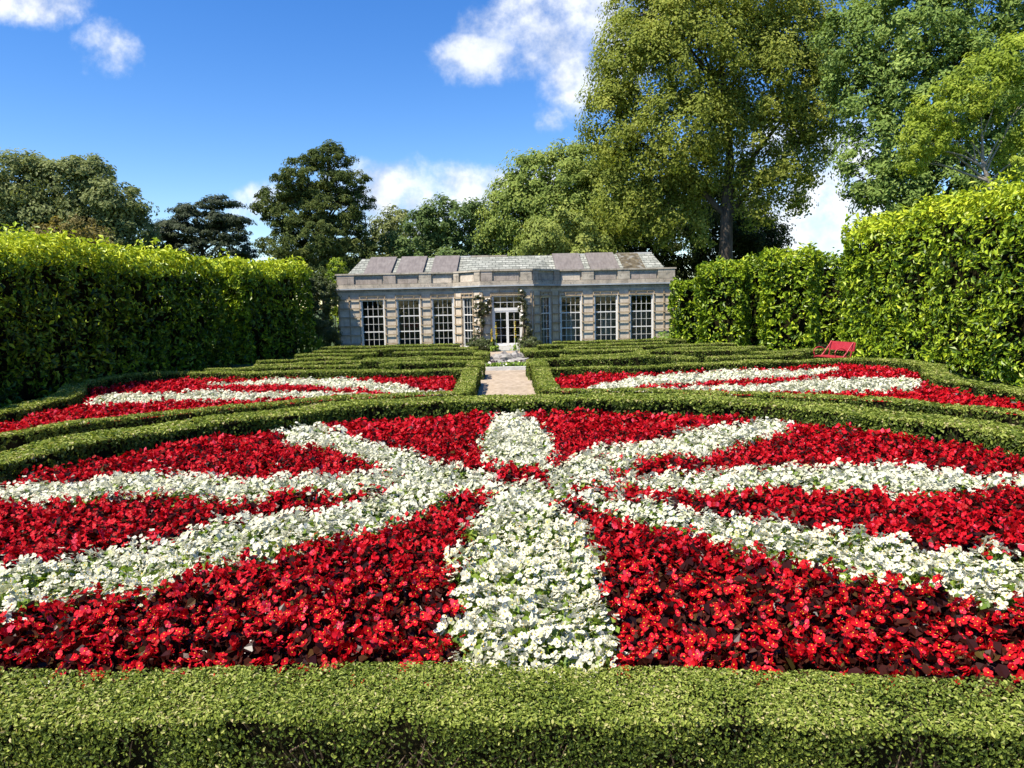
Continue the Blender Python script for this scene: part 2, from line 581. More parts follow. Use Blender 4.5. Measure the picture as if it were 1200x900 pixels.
def leaf6(mb, P, N, S, mat, tint, rng, aspect=.8, T=None, cup=.12):
    """rounded leaves / petals: two quads folded along the midrib"""
    T, B = frame_of(N, rng, T)
    S = np.broadcast_to(np.asarray(S, float), (len(P),))[:, None]
    base = P - T * S * .5
    tip = P + T * S * .5 - N * S * .06
    pts = [base]
    for f, w, c in ((-.18, .46, 1), (.26, .42, .9)):
        pts.append(P + T * S * f + B * S * aspect * w + N * S * cup * c)
    pts.append(tip)
    for f, w, c in ((.26, .42, .9), (-.18, .46, 1)):
        pts.append(P + T * S * f - B * S * aspect * w + N * S * cup * c)
    V = np.stack(pts, 1).reshape(-1, 3)
    i = np.arange(len(P))[:, None] * 6
    F = np.concatenate([i + np.array([[0, 1, 2, 3]]), i + np.array([[0, 3, 4, 5]])], 0)
    mb.add(V, F, mat, np.concatenate([tint, tint]))


_NP = np.random.default_rng(3).random(4096)


def vnoise(p):
    p = np.asarray(p, float)
    i = np.floor(p).astype(int)
    f = p - i
    f = f * f * (3 - 2 * f)
    r = 0
    for dx in (0, 1):
        for dy in (0, 1):
            for dz in (0, 1):
                h = (i[:, 0] + dx) * 73 + (i[:, 1] + dy) * 157 + (i[:, 2] + dz) * 311
                w = (f[:, 0] if dx else 1 - f[:, 0]) * (f[:, 1] if dy else 1 - f[:, 1]) * (f[:, 2] if dz else 1 - f[:, 2])
                r = r + w * _NP[h % 4096]
    return r - .5


# ------------------------------------------------------------------ tagging
def tag(o, label=None, cat=None, group=None, kind=None):
    if label:
        o['label'] = label
    if cat:
        o['category'] = cat
    if group:
        o['group'] = group
    if kind:
        o['kind'] = kind
    return o


def empty(name, loc, label, cat, group=None):
    o = bpy.data.objects.new(name, None)
    o.empty_display_size = .2
    o.location = loc
    COL.objects.link(o)
    return tag(o, label, cat, group)


def flat(name, poly, z, mat):
    mb = MB()
    mb.add([(x, y, z) for x, y in poly], [tuple(range(len(poly)))], mat)
    o = mb.build(name)
    o['kind'] = 'structure'
    return o


# ------------------------------------------------------------------ ground
def ground():
    n = 40
    e = np.sign(np.linspace(-1, 1, n)) * np.abs(np.linspace(-1, 1, n)) ** 3 * 900
    X, Y = np.meshgrid(e, e + 20)
    V = np.stack([X.ravel(), Y.ravel(), np.zeros(X.size)], 1)
    i = (np.arange(n - 1)[:, None] * n + np.arange(n - 1)[None, :]).ravel()
    mb = MB()
    mb.add(V, np.stack([i, i + 1, i + n + 1, i + n], 1), 'grass')
    o = mb.build('ground')
    o['kind'] = 'structure'


ground()
flat('gravel_path', [(-9.2, -6), (9.2, -6), (9.0, 9), (6.0, 15.2), (1.5, 15.2), (1.5, 34.6), (-1.5, 34.6), (-1.5, 15.2), (-6.0, 15.2), (-9.0, 9)], .004, 'gravel')


# ------------------------------------------------------------------ hedges
def resample(pts, step, closed):
    p = np.asarray(pts, float)
    if closed:
        p = np.concatenate([p, p[:1]])
    d = np.r_[0, np.cumsum(np.linalg.norm(np.diff(p[:, :2], axis=0), axis=1))]
    n = max(3, int(d[-1] / step))
    s = np.linspace(0, d[-1], n + 1)
    if closed:
        s = s[:-1]
    return np.stack([np.interp(s, d, p[:, k]) for k in range(p.shape[1])], 1)


def hedge_sections(pts, closed):
    xy = pts[:, :2]
    if closed:
        t = np.roll(xy, -1, 0) - np.roll(xy, 1, 0)
    else:
        t = np.gradient(xy, axis=0)
    t = unit(t)
    return t, np.stack([t[:, 1], -t[:, 0]], 1)


def hedge(name, pts, height, label, cat='hedge', group=None, closed=False, leafk=.0046, smin=.016, smax=.055, cov=1.9, step=.25,
          mat='box', bump=.03, depth=.05, spread=.5, toptint=.17, aspect=.55, seed=1, fine=False, rounded=.03, z0=0.0, tipgrow=0.0, hvar=.012, bfreq=1.6, tilt=0.0, sideshade=-.11):  # side leaves tinted darker by default: shade put into their colour
    """pts rows: x, y, half width. One object: a dark twiggy core under a skin of leaves."""
    rng = np.random.default_rng(seed)
    p = resample(pts, step, closed)
    t, nr = hedge_sections(p, closed)
    n = len(p)
    mb = MB()
    # core
    ins = depth * 1.3
    V = []
    hh = height + hvar * np.sin(np.cumsum(np.full(n, step)) * 1.1 + seed) + hvar * .7 * np.sin(np.cumsum(np.full(n, step)) * 2.9 + seed * 2)
    for i in range(n):
        w = max(p[i, 2] - ins - rounded * .3, .03)
        endo = np.zeros(2)
        if not closed and i in (0, n - 1):
            endo = t[i] * (ins * .55 if i == 0 else -ins * .55)
        for s, z in ((1, z0), (1, hh[i] - ins), (-1, hh[i] - ins), (-1, z0)):
            V.append((p[i, 0] + endo[0] + nr[i, 0] * w * s * (1 if z == z0 else .9), p[i, 1] + endo[1] + nr[i, 1] * w * s * (1 if z == z0 else .9), z))
    F = []
    for i in range(n if closed else n - 1):
        j = (i + 1) % n
        for k in range(3):
            F.append((i * 4 + k, i * 4 + k + 1, j * 4 + k + 1, j * 4 + k))
    if not closed:
        F += [(0, 3, 2, 1), ((n - 1) * 4, (n - 1) * 4 + 1, (n - 1) * 4 + 2, (n - 1) * 4 + 3)]
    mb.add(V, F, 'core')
    # leaves
    P, Nn, S, TT = [], [], [], []
    segs = n if closed else n - 1
    eye = np.array(EYE)
    for i in range(segs):
        j = (i + 1) % n
        L = np.linalg.norm(p[j, :2] - p[i, :2])
        mid = np.array([*(p[i, :2] + p[j, :2]) / 2, height * .6])
        dist = np.linalg.norm(mid - eye)
        s = float(np.clip(leafk * dist, smin, smax))
        view = unit((eye - mid)[None, :2])[0]
        for face in ('top', 'r', 'l'):
            hw = (p[i, 2] + p[j, 2]) / 2
            area = L * (2 * hw if face == 'top' else height)
            c = cov
            if face != 'top':
                sg = 1 if face == 'r' else -1
                if (nr[i] * sg) @ view < -.15:
                    c = cov * .35
            m = rng.poisson(area * c / (s * s * aspect * .55))
            if m == 0:
                continue
            u = rng.random(m)
            c2 = p[i, :2] * (1 - u[:, None]) + p[j, :2] * u[:, None]
            q = nr[i] * (1 - u[:, None]) + nr[j] * u[:, None]
            hv = hh[i] * (1 - u) + hh[j] * u
            if face == 'top':
                a = rng.uniform(-1, 1, m)
                pos = np.concatenate([c2 + q * (a * hw)[:, None], hv[:, None]], 1)
                nn = np.concatenate([q * (np.sign(a) * np.clip((np.abs(a) * hw - (hw - rounded)) / rounded, 0, 1))[:, None], np.ones((m, 1))], 1)
                e_ = np.clip((np.abs(a) * hw - (hw - rounded)) / rounded, 0, 1)
                pos[:, 2] -= rounded * (1 - np.sqrt(1 - .99 * e_ ** 2))
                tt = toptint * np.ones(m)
            else:
                zz = z0 + (hv - z0) * rng.random(m)
                e_ = np.clip((zz - hv + rounded) / rounded, 0, 1)
                pos = np.concatenate([c2 + q * (sg * (hw - rounded * (1 - np.sqrt(1 - .99 * e_ ** 2))))[:, None], zz[:, None]], 1)
                nn = np.concatenate([q * sg, e_[:, None]], 1)
                tt = sideshade + (toptint - sideshade) * np.clip((zz - hv + height * .2) / (height * .2), 0, 1)
            P.append(pos)
            Nn.append(unit(nn))
            S.append(np.full(m, s) * rng.uniform(.55, 1.4, m))
            TT.append(tt)
    n_end = 0
    if not closed:
        for e, sg in ((0, -1), (n - 1, 1)):
            hw = p[e, 2]
            mid = np.array([p[e, 0], p[e, 1], height * .6])
            s = float(np.clip(leafk * np.linalg.norm(mid - eye), smin, smax))
            m = int(2 * hw * height * cov * 1.6 / (s * s * aspect * .55))
            n_end += m
            a = rng.uniform(-1, 1, m)
            zz = z0 + (height - z0) * rng.random(m)
            pos = np.concatenate([p[e, :2] + nr[e] * (a * hw)[:, None] + 0 * a[:, None], zz[:, None]], 1)
            P.append(pos)
            Nn.append(np.repeat(np.array([[t[e, 0] * sg, t[e, 1] * sg, 0]]), m, 0))
            S.append(np.full(m, s) * rng.uniform(.65, 1.3, m))
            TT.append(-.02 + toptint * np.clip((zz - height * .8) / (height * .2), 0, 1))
    P, Nn, S, TT = np.concatenate(P), np.concatenate(Nn), np.concatenate(S), np.concatenate(TT)
    b = vnoise(P * bfreq) * 2 * bump + vnoise(P * bfreq * 3.1) * bump
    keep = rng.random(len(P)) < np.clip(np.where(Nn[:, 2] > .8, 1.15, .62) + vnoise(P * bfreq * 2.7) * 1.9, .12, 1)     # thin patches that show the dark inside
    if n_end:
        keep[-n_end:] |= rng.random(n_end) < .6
    dj = -depth * rng.random(len(P)) ** 1.6 + .2 * depth
    if tipgrow > 0:
        up = (Nn[:, 2] > .5) & (rng.random(len(P)) < .3)
        P[up, 2] += tipgrow * rng.random(up.sum()) ** 2 * np.clip(.6 + 2.2 * vnoise(P[up] * 1.1), .1, 2)
    P = P + Nn * (b + dj)[:, None]
    P, Nn, S, TT = P[keep], Nn[keep], S[keep], TT[keep]
    Nn = unit(Nn + np.array([0, 0, tilt]) * (np.abs(Nn[:, 2:3]) < .5) + rng.normal(size=Nn.shape) * spread)
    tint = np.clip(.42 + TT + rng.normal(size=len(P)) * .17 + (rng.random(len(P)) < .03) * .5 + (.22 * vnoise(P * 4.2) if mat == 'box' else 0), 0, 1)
    if fine:
        # woody stems seen through the thin places of the near face
        for _ in range(260):
            x = rng.uniform(-3.6, 3.6)
            y = 3.18 - .064 * x - .225 + rng.uniform(.015, .08)
            z = rng.uniform(.02, .22)
            mb.tube([(x, y + .04, z), (x + rng.normal() * .02, y + .01, z + .07), (x + rng.normal() * .05, y - .005, z + rng.uniform(.1, .2))], [.006, .0045, .002], 'twig', seg=5)
    (leaf6 if fine else leaf4)(mb, P, Nn, S, mat, tint, rng, aspect=aspect)
    o = mb.build(name, origin=(float(p[:, 0].mean()), float(p[:, 1].mean()), 0))
    return tag(o, label, cat, group)


def bez(a, b, c, n):
    t = np.linspace(0, 1, n)[:, None]
    a, b, c = map(np.array, (a, b, c))
    return (1 - t) ** 2 * a + 2 * t * (1 - t) * b + t * t * c


# the D-shaped ring round the main bed
near_l, near_r = (-3.9, 3.43), (3.9, 2.93)
th = np.radians(np.linspace(-20, 200, 60))
ell = np.stack([.15 + 6.42 * np.cos(th), 8.2 + 5.62 * np.sin(th)], 1)
right_turn = bez(near_r, (5.9, 3.1), ell[0], 10)
left_turn = bez(ell[-1], (-5.6, 3.6), near_l, 10)
ring = np.concatenate([[(0, 3.18)], right_turn, ell[1:-1], left_turn])
rw = np.interp(ring[:, 1], [3, 5.5, 9, 13.5], [.225, .3, .34, .40])
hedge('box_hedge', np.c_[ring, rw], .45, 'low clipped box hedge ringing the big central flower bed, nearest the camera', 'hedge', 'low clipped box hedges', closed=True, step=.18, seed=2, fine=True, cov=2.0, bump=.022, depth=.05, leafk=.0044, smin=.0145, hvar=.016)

arc = np.radians(np.linspace(-1, 84.3, 40))
RB = [(.15 + 8.05 * math.cos(a), 8.2 + 6.65 * math.sin(a), .17) for a in arc]
RB += [(.93, 15.6, .20), (.95, 17.5, .20), (.96, 19.95, .22), (3.7, 20.0, .24), (7.3, 20.55, .26), (9.2, 20.95, .26), (10.2, 20.9, .26), (10.72, 19.7, .26),
       (10.72, 18.3, .26), (9.85, 16.7, .26), (9.28, 15.2, .26), (9.3, 13.4, .25), (9.4, 12, .24), (9.2, 10.2, .2), (8.7, 8.8, .2)]
RB = np.array(RB)
LB = RB.copy()
LB[:, 0] = .06 - LB[:, 0]
LB[:, 1] += np.where(LB[:, 1] > 19.5, .35, 0)
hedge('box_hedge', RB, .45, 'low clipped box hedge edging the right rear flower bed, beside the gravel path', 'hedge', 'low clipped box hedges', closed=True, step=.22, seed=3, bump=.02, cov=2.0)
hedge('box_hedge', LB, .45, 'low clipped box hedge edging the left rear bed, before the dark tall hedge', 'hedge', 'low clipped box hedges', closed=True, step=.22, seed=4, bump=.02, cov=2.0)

far_hedges = [
    ([(.97, 21.0), (.97, 23.4), (5.5, 23.4), (5.55, 22.2)], .30, 'low box hedge right of the path, just behind the right rear flower bed'),
    ([(6.2, 22.3), (7.6, 22.6), (9.3, 23.3)], .26, 'short low box hedge just left of the red bench'),
    ([(1.9, 24.6), (4.7, 24.8), (4.8, 26.0), (8.6, 25.9)], .26, 'stepped low box hedge in the right parterre, kinked at its middle'),
    ([(8.3, 24.5), (11.6, 24.9)], .26, 'short low box hedge right behind the red bench, at the foot of the tall hedge'),
    ([(.95, 29.3), (.95, 27.3), (5.1, 27.3)], .30, 'low box hedge right of the path, its square corner beside the rockery'),
    ([(5.7, 26.8), (7.7, 27.2), (9.6, 27.2)], .26, 'low box hedge in front of the stepped right tall hedge blocks'),
    ([(2.4, 29.0), (5.6, 29.2), (9.2, 29.5)], .28, 'long low box hedge in the far right parterre behind the stepped one'),
    ([(1.4, 31.0), (6.9, 31.2)], .30, 'low box hedge in front of the right windows, below the bay corner'),
    ([(2.2, 33.4), (8.2, 33.5)], .32, 'low box hedge closest to the right wing of the building'),
    ([(-.88, 21.5), (-.88, 22.9), (-3.4, 23.0), (-3.5, 22.2)], .26, 'low box hedge left of the path, with a short returned end'),
    ([(-2.6, 24.4), (-6.3, 24.0), (-7.9, 23.4)], .26, 'slanting low box hedge in the left parterre running toward the tall hedge'),
    ([(-4.4, 22.4), (-6.4, 22.5), (-9.0, 22.3)], .24, 'low box hedge directly behind the left flower bed edging'),
    ([(-.86, 24.4), (-2.3, 25.4), (-4.8, 25.3)], .26, 'low box hedge angled away from the path at the left of the rockery'),
    ([(-5.3, 25.9), (-7.0, 26.0), (-8.4, 25.2)], .26, 'short low box hedge beside the foot of the left tall hedge block'),
    ([(-.82, 26.2), (-.80, 28.0), (-4.2, 28.1)], .28, 'low box hedge with a square corner left of the rockery'),
    ([(-4.9, 28.3), (-7.9, 28.0)], .26, 'low box hedge in the far left parterre below the first two windows'),
    ([(-1.1, 30.5), (-5.0, 30.7), (-7.8, 30.4)], .30, 'long low box hedge in front of the left windows'),
    ([(-2.0, 33.2), (-8.2, 33.2)], .32, 'low box hedge closest to the left wing of the building'),
]
for i, (pl, w, lab) in enumerate(far_hedges):
    hedge('box_hedge', [(x, y, w) for x, y in pl], .45, lab, 'hedge', 'low clipped box hedges', step=.4, seed=20 + i, bump=.02, cov=1.7)

TALL = dict(mat='laurel', leafk=.0074, smin=.10, smax=.22, aspect=.45, step=.6, bump=.21, depth=.42, spread=.75, rounded=.55, cov=2.5, hvar=.08, bfreq=1.5)
hedge('tall_hedge', [(-12.4, 8, 1.35), (-12.3, 16, 1.35), (-12.2, 22, 1.35), (-12.1, 28.9, 1.35)], 3.95, 'long dark shaded tall hedge wall on the left, bright only along its top', 'hedge', 'tall clipped hedges', seed=51, tilt=-.1, sideshade=-.17, toptint=.43, tipgrow=.35, **TALL)  # shade of the inner face painted in as a darker side leaf tint
hedge('tall_hedge', [(-11.15, 29.7, 1.0), (-10.2, 35.4, 1.2)], 4.1, 'tall dark hedge block beyond the long left hedge, ending near the building', 'hedge', 'tall clipped hedges', seed=52, tilt=-.1, sideshade=-.17, toptint=.42, tipgrow=.35, **TALL)  # same painted shade: side leaves coloured darker
hedge('tall_hedge', [(13.2, 6, 1.2), (13.15, 14, 1.2), (13.2, 20, 1.2), (13.75, 27.3, 1.25)], 4.75, 'tallest sunlit laurel hedge on the right behind the red bench', 'hedge', 'tall clipped hedges', seed=53, tilt=.58, sideshade=0.0, toptint=.30, tipgrow=.45, **TALL)
hedge('tall_hedge', [(13.1, 31.2, .85), (11.3, 32.1, .85)], 4.15, 'square sunlit hedge block next beyond the tallest right hedge', 'hedge', 'tall clipped hedges', seed=54, tilt=.58, sideshade=0.0, toptint=.15, tipgrow=.3, **TALL)
hedge('tall_hedge', [(11.0, 33.6, .8), (9.2, 34.4, .8)], 3.75, 'sunlit hedge block standing second from the right end of the building', 'hedge', 'tall clipped hedges', seed=55, tilt=.58, sideshade=0.0, toptint=.15, tipgrow=.3, **TALL)
hedge('tall_hedge', [(16.5, 33.6, .8), (10.6, 36.4, .8)], 4.0, 'shaded hedge wall seen in the dark gaps behind the square sunlit blocks', 'hedge', 'tall clipped hedges', seed=57, tilt=.58, sideshade=0.0, toptint=0, tipgrow=.3, **TALL)
hedge('tall_hedge', [(9.6, 36.1, .5), (8.3, 36.1, .5)], 3.15, 'narrow darker hedge block touching the right end of the building', 'hedge', 'tall clipped hedges', seed=56, tilt=.58, sideshade=0.0, toptint=0, tipgrow=.2, **TALL)


# ------------------------------------------------------------------ flower beds
def inside(poly, P):
    poly = np.asarray(poly)[:, :2]
    x, y = P[:, 0], P[:, 1]
    r = np.zeros(len(P), bool)
    j = len(poly) - 1
    for i in range(len(poly)):
        xi, yi = poly[i]
        xj, yj = poly[j]
        c = ((yi > y) != (yj > y)) & (x < (xj - xi) * (y - yi) / (yj - yi + 1e-12) + xi)
        r ^= c
        j = i
    return r


def dist_poly(poly, P):
    q = np.asarray(poly)[:, :2]
    d = np.full(len(P), 1e9)
    for i in range(len(q)):
        a, b = q[i], q[(i + 1) % len(q)]
        ab = b - a
        tt = np.clip(((P - a) @ ab) / (ab @ ab + 1e-12), 0, 1)
        d = np.minimum(d, np.linalg.norm(P - (a + tt[:, None] * ab), axis=1))
    return d


WHITE = {
    'north_west': [(-3.8, 11.61), (-3.16, 12.07), (-1.81, 10.27), (-1.0, 9.22), (-0.28, 8.36), (-0.27, 7.87), (-0.82, 7.92), (-1.4, 8.48), (-2.1, 9.56), (-3.04, 10.35)],
    'west': [(-6.2, 7.5), (-6.1, 8.2), (-5.12, 8.35), (-4.4, 8.67), (-3.72, 8.72), (-2.87, 8.28), (-2.15, 8.32), (-1.38, 8.36), (-0.83, 8.08), (-0.77, 7.46), (-1.47, 7.47), (-1.87, 7.54), (-2.23, 7.65), (-2.56, 7.35), (-3.29, 7.56), (-3.95, 7.66), (-4.41, 7.3), (-5.2, 7.46)],
    'south_west': [(-5.6, 4.9), (-3.88, 5.51), (-3.62, 5.64), (-3.41, 5.91), (-3.27, 6.3), (-2.89, 6.23), (-2.69, 6.63), (-2.38, 6.83), (-2.06, 6.88), (-1.85, 7.11), (-1.23, 7.41), (-0.55, 7.73), (-0.31, 7.71), (-0.48, 7.3), (-0.72, 6.98), (-1.09, 6.5), (-1.3, 6.15), (-1.6, 5.92), (-1.88, 5.54), (-2.14, 5.49), (-2.38, 5.15), (-2.5, 4.95), (-2.64, 4.91), (-2.96, 4.97), (-3.19, 4.94), (-3.28, 4.62), (-5.0, 3.9)],
    'south': [(-0.26, 3.2), (-0.26, 3.49), (-0.4, 4.34), (-0.43, 5.03), (-0.4, 5.97), (-0.32, 6.65), (-0.09, 7.59), (.24, 7.65), (0.46, 7.25), (0.65, 6.42), (0.75, 5.65), (0.68, 4.96), (0.64, 4.34), (0.55, 3.47), (.55, 3.2)],
    'north': [(-0.15, 12.91), (0.27, 13.11), (0.45, 11.97), (0.68, 10.71), (0.66, 9.56), (0.47, 8.55), (-0.19, 8.55), (-0.42, 10.0), (-0.33, 11.03), (-0.28, 12.07)],
    'north_east': [(0.45, 8.5), (0.61, 8.64), (1.21, 9.57), (2.27, 10.29), (3.11, 10.97), (4.12, 11.49), (4.38, 11.13), (4.01, 10.44), (3.08, 9.6), (2.38, 8.79), (1.93, 8.98), (1.38, 8.38), (0.81, 7.98), (.5, 7.9)],
    'east': [(0.5, 8.02), (1.8, 8.15), (2.28, 8.21), (2.95, 8.21), (3.7, 8.25), (4.25, 8.32), (4.84, 7.9), (6.2, 7.6), (6.1, 6.9), (5.14, 7.14), (4.27, 6.95), (3.6, 7.01), (3.21, 7.14), (2.87, 7.46), (2.17, 7.14), (1.88, 7.26), (1.38, 7.54), (0.5, 7.5)],
    'south_east': [(0.45, 7.55), (0.95, 7.2), (1.47, 6.86), (1.87, 6.59), (2.24, 6.19), (2.66, 6.09), (2.74, 5.83), (3.07, 5.62), (3.3, 5.33), (3.65, 5.35), (5.4, 4.7), (4.8, 3.7), (3.25, 4.47), (2.92, 4.38), (2.76, 4.6), (2.64, 4.81), (2.39, 4.68), (2.33, 5.01), (2.15, 5.21), (1.93, 5.33), (1.69, 5.56), (1.65, 5.91), (1.43, 6.12), (1.03, 6.51), (0.46, 7.25)],
    'core_south': [(-.27, 6.9), (-.08, 7.5), (0, 7.85), (.4, 7.85), (.48, 7.4), (.62, 6.9)],
    'core_left': [(-.9, 8.1), (-.2, 8.5), (-.15, 7.9), (-.1, 7.6), (-.6, 7.45), (-.9, 7.5)],
    'core_right': [(.45, 8.5), (.9, 8.1), (.9, 7.5), (.5, 7.45), (.5, 7.7)],
    'rear_left_upper': [(-7.95, 19.07), (-7.22, 19.43), (-6.41, 19.9), (-5.37, 20.0), (-4.19, 19.71), (-3.01, 18.35), (-2.03, 17.02), (-1.32, 16.22), (-1.2, 15.4), (-2.29, 15.6), (-2.86, 16.66), (-3.44, 17.3), (-4.2, 17.45), (-5.08, 18.3), (-5.97, 18.5), (-7.07, 18.7)],
    'rear_left_lower': [(-8.74, 15.14), (-9.36, 17.34), (-8.5, 17.42), (-7.55, 17.34), (-6.76, 17.34), (-5.76, 16.91), (-4.89, 16.74), (-4.56, 16.99), (-3.77, 16.59), (-3.27, 16.39), (-2.63, 15.8), (-3.12, 15.5), (-3.76, 15.46), (-4.46, 15.46), (-5.24, 15.48), (-5.57, 15.47), (-6.38, 15.31), (-7.13, 15.5), (-7.7, 15.34)],
    'rear_right_upper': [(1.48, 15.4), (2.27, 17.25), (3.06, 18.35), (4.05, 18.98), (5.11, 19.5), (5.85, 19.6), (6.9, 19.5), (7.3, 19.63), (7.99, 19.41), (8.98, 19.76), (8.8, 19.06), (8.26, 18.64), (7.31, 17.76), (6.56, 17.43), (5.22, 17.35), (4.52, 17.01), (3.85, 16.69), (3.11, 16.39), (2.43, 15.5)],
    'rear_right_lower': [(2.13, 15.3), (2.92, 15.88), (3.71, 16.06), (4.44, 16.24), (5.07, 16.21), (5.92, 16.58), (6.78, 16.73), (7.34, 16.99), (8.02, 17.01), (8.83, 16.83), (9.48, 16.69), (8.6, 15.2), (8.3, 14.7), (7.32, 14.45), (7.07, 14.75), (6.53, 14.75), (5.85, 14.77), (5.16, 14.91), (3.87, 15.03)],
}
RED_BITS = [[(-0.16, 7.95), (0.04, 8.2), (0.26, 8.32), (0.45, 8.1), (0.48, 7.85), (0.28, 7.9), (0.05, 7.95)]]

flat('soil_bed', [(x, y) for x, y in ring], .008, 'soil')
flat('soil_bed', [(x, y) for x, y, _ in RB], .009, 'soil')
flat('soil_bed', [(x, y) for x, y, _ in LB[::-1]], .009, 'soil')


def plant_arrays(color, lod, rng):
    """one begonia plant at the origin: (foliage MB, bloom MB)"""
    fol, blo = MB(), MB()
    lm, pm = (('redleaf', 'redpetal') if color == 'red' else ('whiteleaf', 'whitepetal'))
    nl = {0: 44, 1: 26, 2: 12}[lod]
    nf = {0: 13, 1: 16, 2: 13}[lod] if color == 'red' else {0: 23, 1: 22, 2: 16}[lod]
    ls = {0: .078 if color == 'red' else .066, 1: .082, 2: .11}[lod]
    fs = {0: .030, 1: .031, 2: .052}[lod]
    if color == 'red':
        nf = max(6, int(nf * rng.uniform(.55, 1.25)))
    r = .125 * np.sqrt(rng.random(nl))
    a = rng.random(nl) * 2 * np.pi
    z = .07 + .20 * rng.random(nl) ** .6 * (1 - .45 * (r / .13) ** 2)
    P = np.stack([r * np.cos(a), r * np.sin(a), z], 1)
    N = unit(np.stack([np.cos(a) * r * 5, np.sin(a) * r * 5, np.full(nl, .8)], 1) + rng.normal(size=(nl, 3)) * .42)
    lf = leaf6 if lod == 0 else leaf4
    lf(fol, P, N, ls * rng.uniform(.7, 1.25, nl), lm, np.clip(rng.normal(.5, .22, nl), 0, 1), rng, aspect=.9, cup=.16)
    # blooms gather in small clusters
    nc = 6 if color == 'red' else 11
    ca = rng.random(nc) * 2 * np.pi
    cr = .125 * np.sqrt(rng.random(nc))
    k = rng.integers(0, nc, nf)
    bx = np.cos(ca[k]) * cr[k] + rng.normal(size=nf) * .024
    by = np.sin(ca[k]) * cr[k] + rng.normal(size=nf) * .024
    rr = np.hypot(bx, by)
    bz = .30 + rng.normal(size=nf) * .022 - 1.6 * np.clip(rr, 0, .16) ** 2 * 2.2
    P = np.stack([bx, by, bz], 1)
    N = unit(np.stack([bx * 3 - .12, by * 3 - .28, np.full(nf, .75)], 1) + rng.normal(size=(nf, 3)) * (.42 if color == 'red' else .30))
    T, B = frame_of(N, rng)
    s = fs * rng.uniform(.75, 1.2, nf)
    tint = np.clip(rng.normal(.5, .2, nf), 0, 1)
    if lod <= 1:
        for ang, sc, lift in ((0, 1.0, .1), (math.pi, 1.0, .1), (math.pi / 2, .72, .18), (-math.pi / 2, .72, .18)):
            D = T * math.cos(ang) + B * math.sin(ang)
            Np = unit(N - D * .25)
            (leaf6 if lod == 0 else leaf4)(blo, P + D * (s * sc * .5)[:, None] + N * (s * lift * .4)[:, None], Np, s * sc, pm,
                                           np.clip(tint + rng.normal(size=nf) * .07, 0, 1), rng, aspect=1.05 if lod == 0 else 1.15, T=D, cup=-.1)
        if lod == 0:
            # thin stalks that carry the blooms
            q = np.stack([bx * .35, by * .35, np.full(nf, .10)], 1)
            wv = np.cross(P - q, rng.normal(size=(nf, 3)))
            wv = unit(wv) * .0016
            V = np.stack([q - wv, q + wv, P + wv, P - wv], 1).reshape(-1, 3)
            blo.add(V, np.arange(nf * 4).reshape(-1, 4), lm, np.full(nf, .7))
            leaf4(blo, P + N * (s * .22)[:, None], N, s * (.26 if color == 'red' else .40), 'eye', tint, rng, aspect=.9, cup=.2)
    else:
        leaf4(blo, P, N, s * 1.5, pm, tint, rng, aspect=.8, cup=-.1)
    return fol, blo


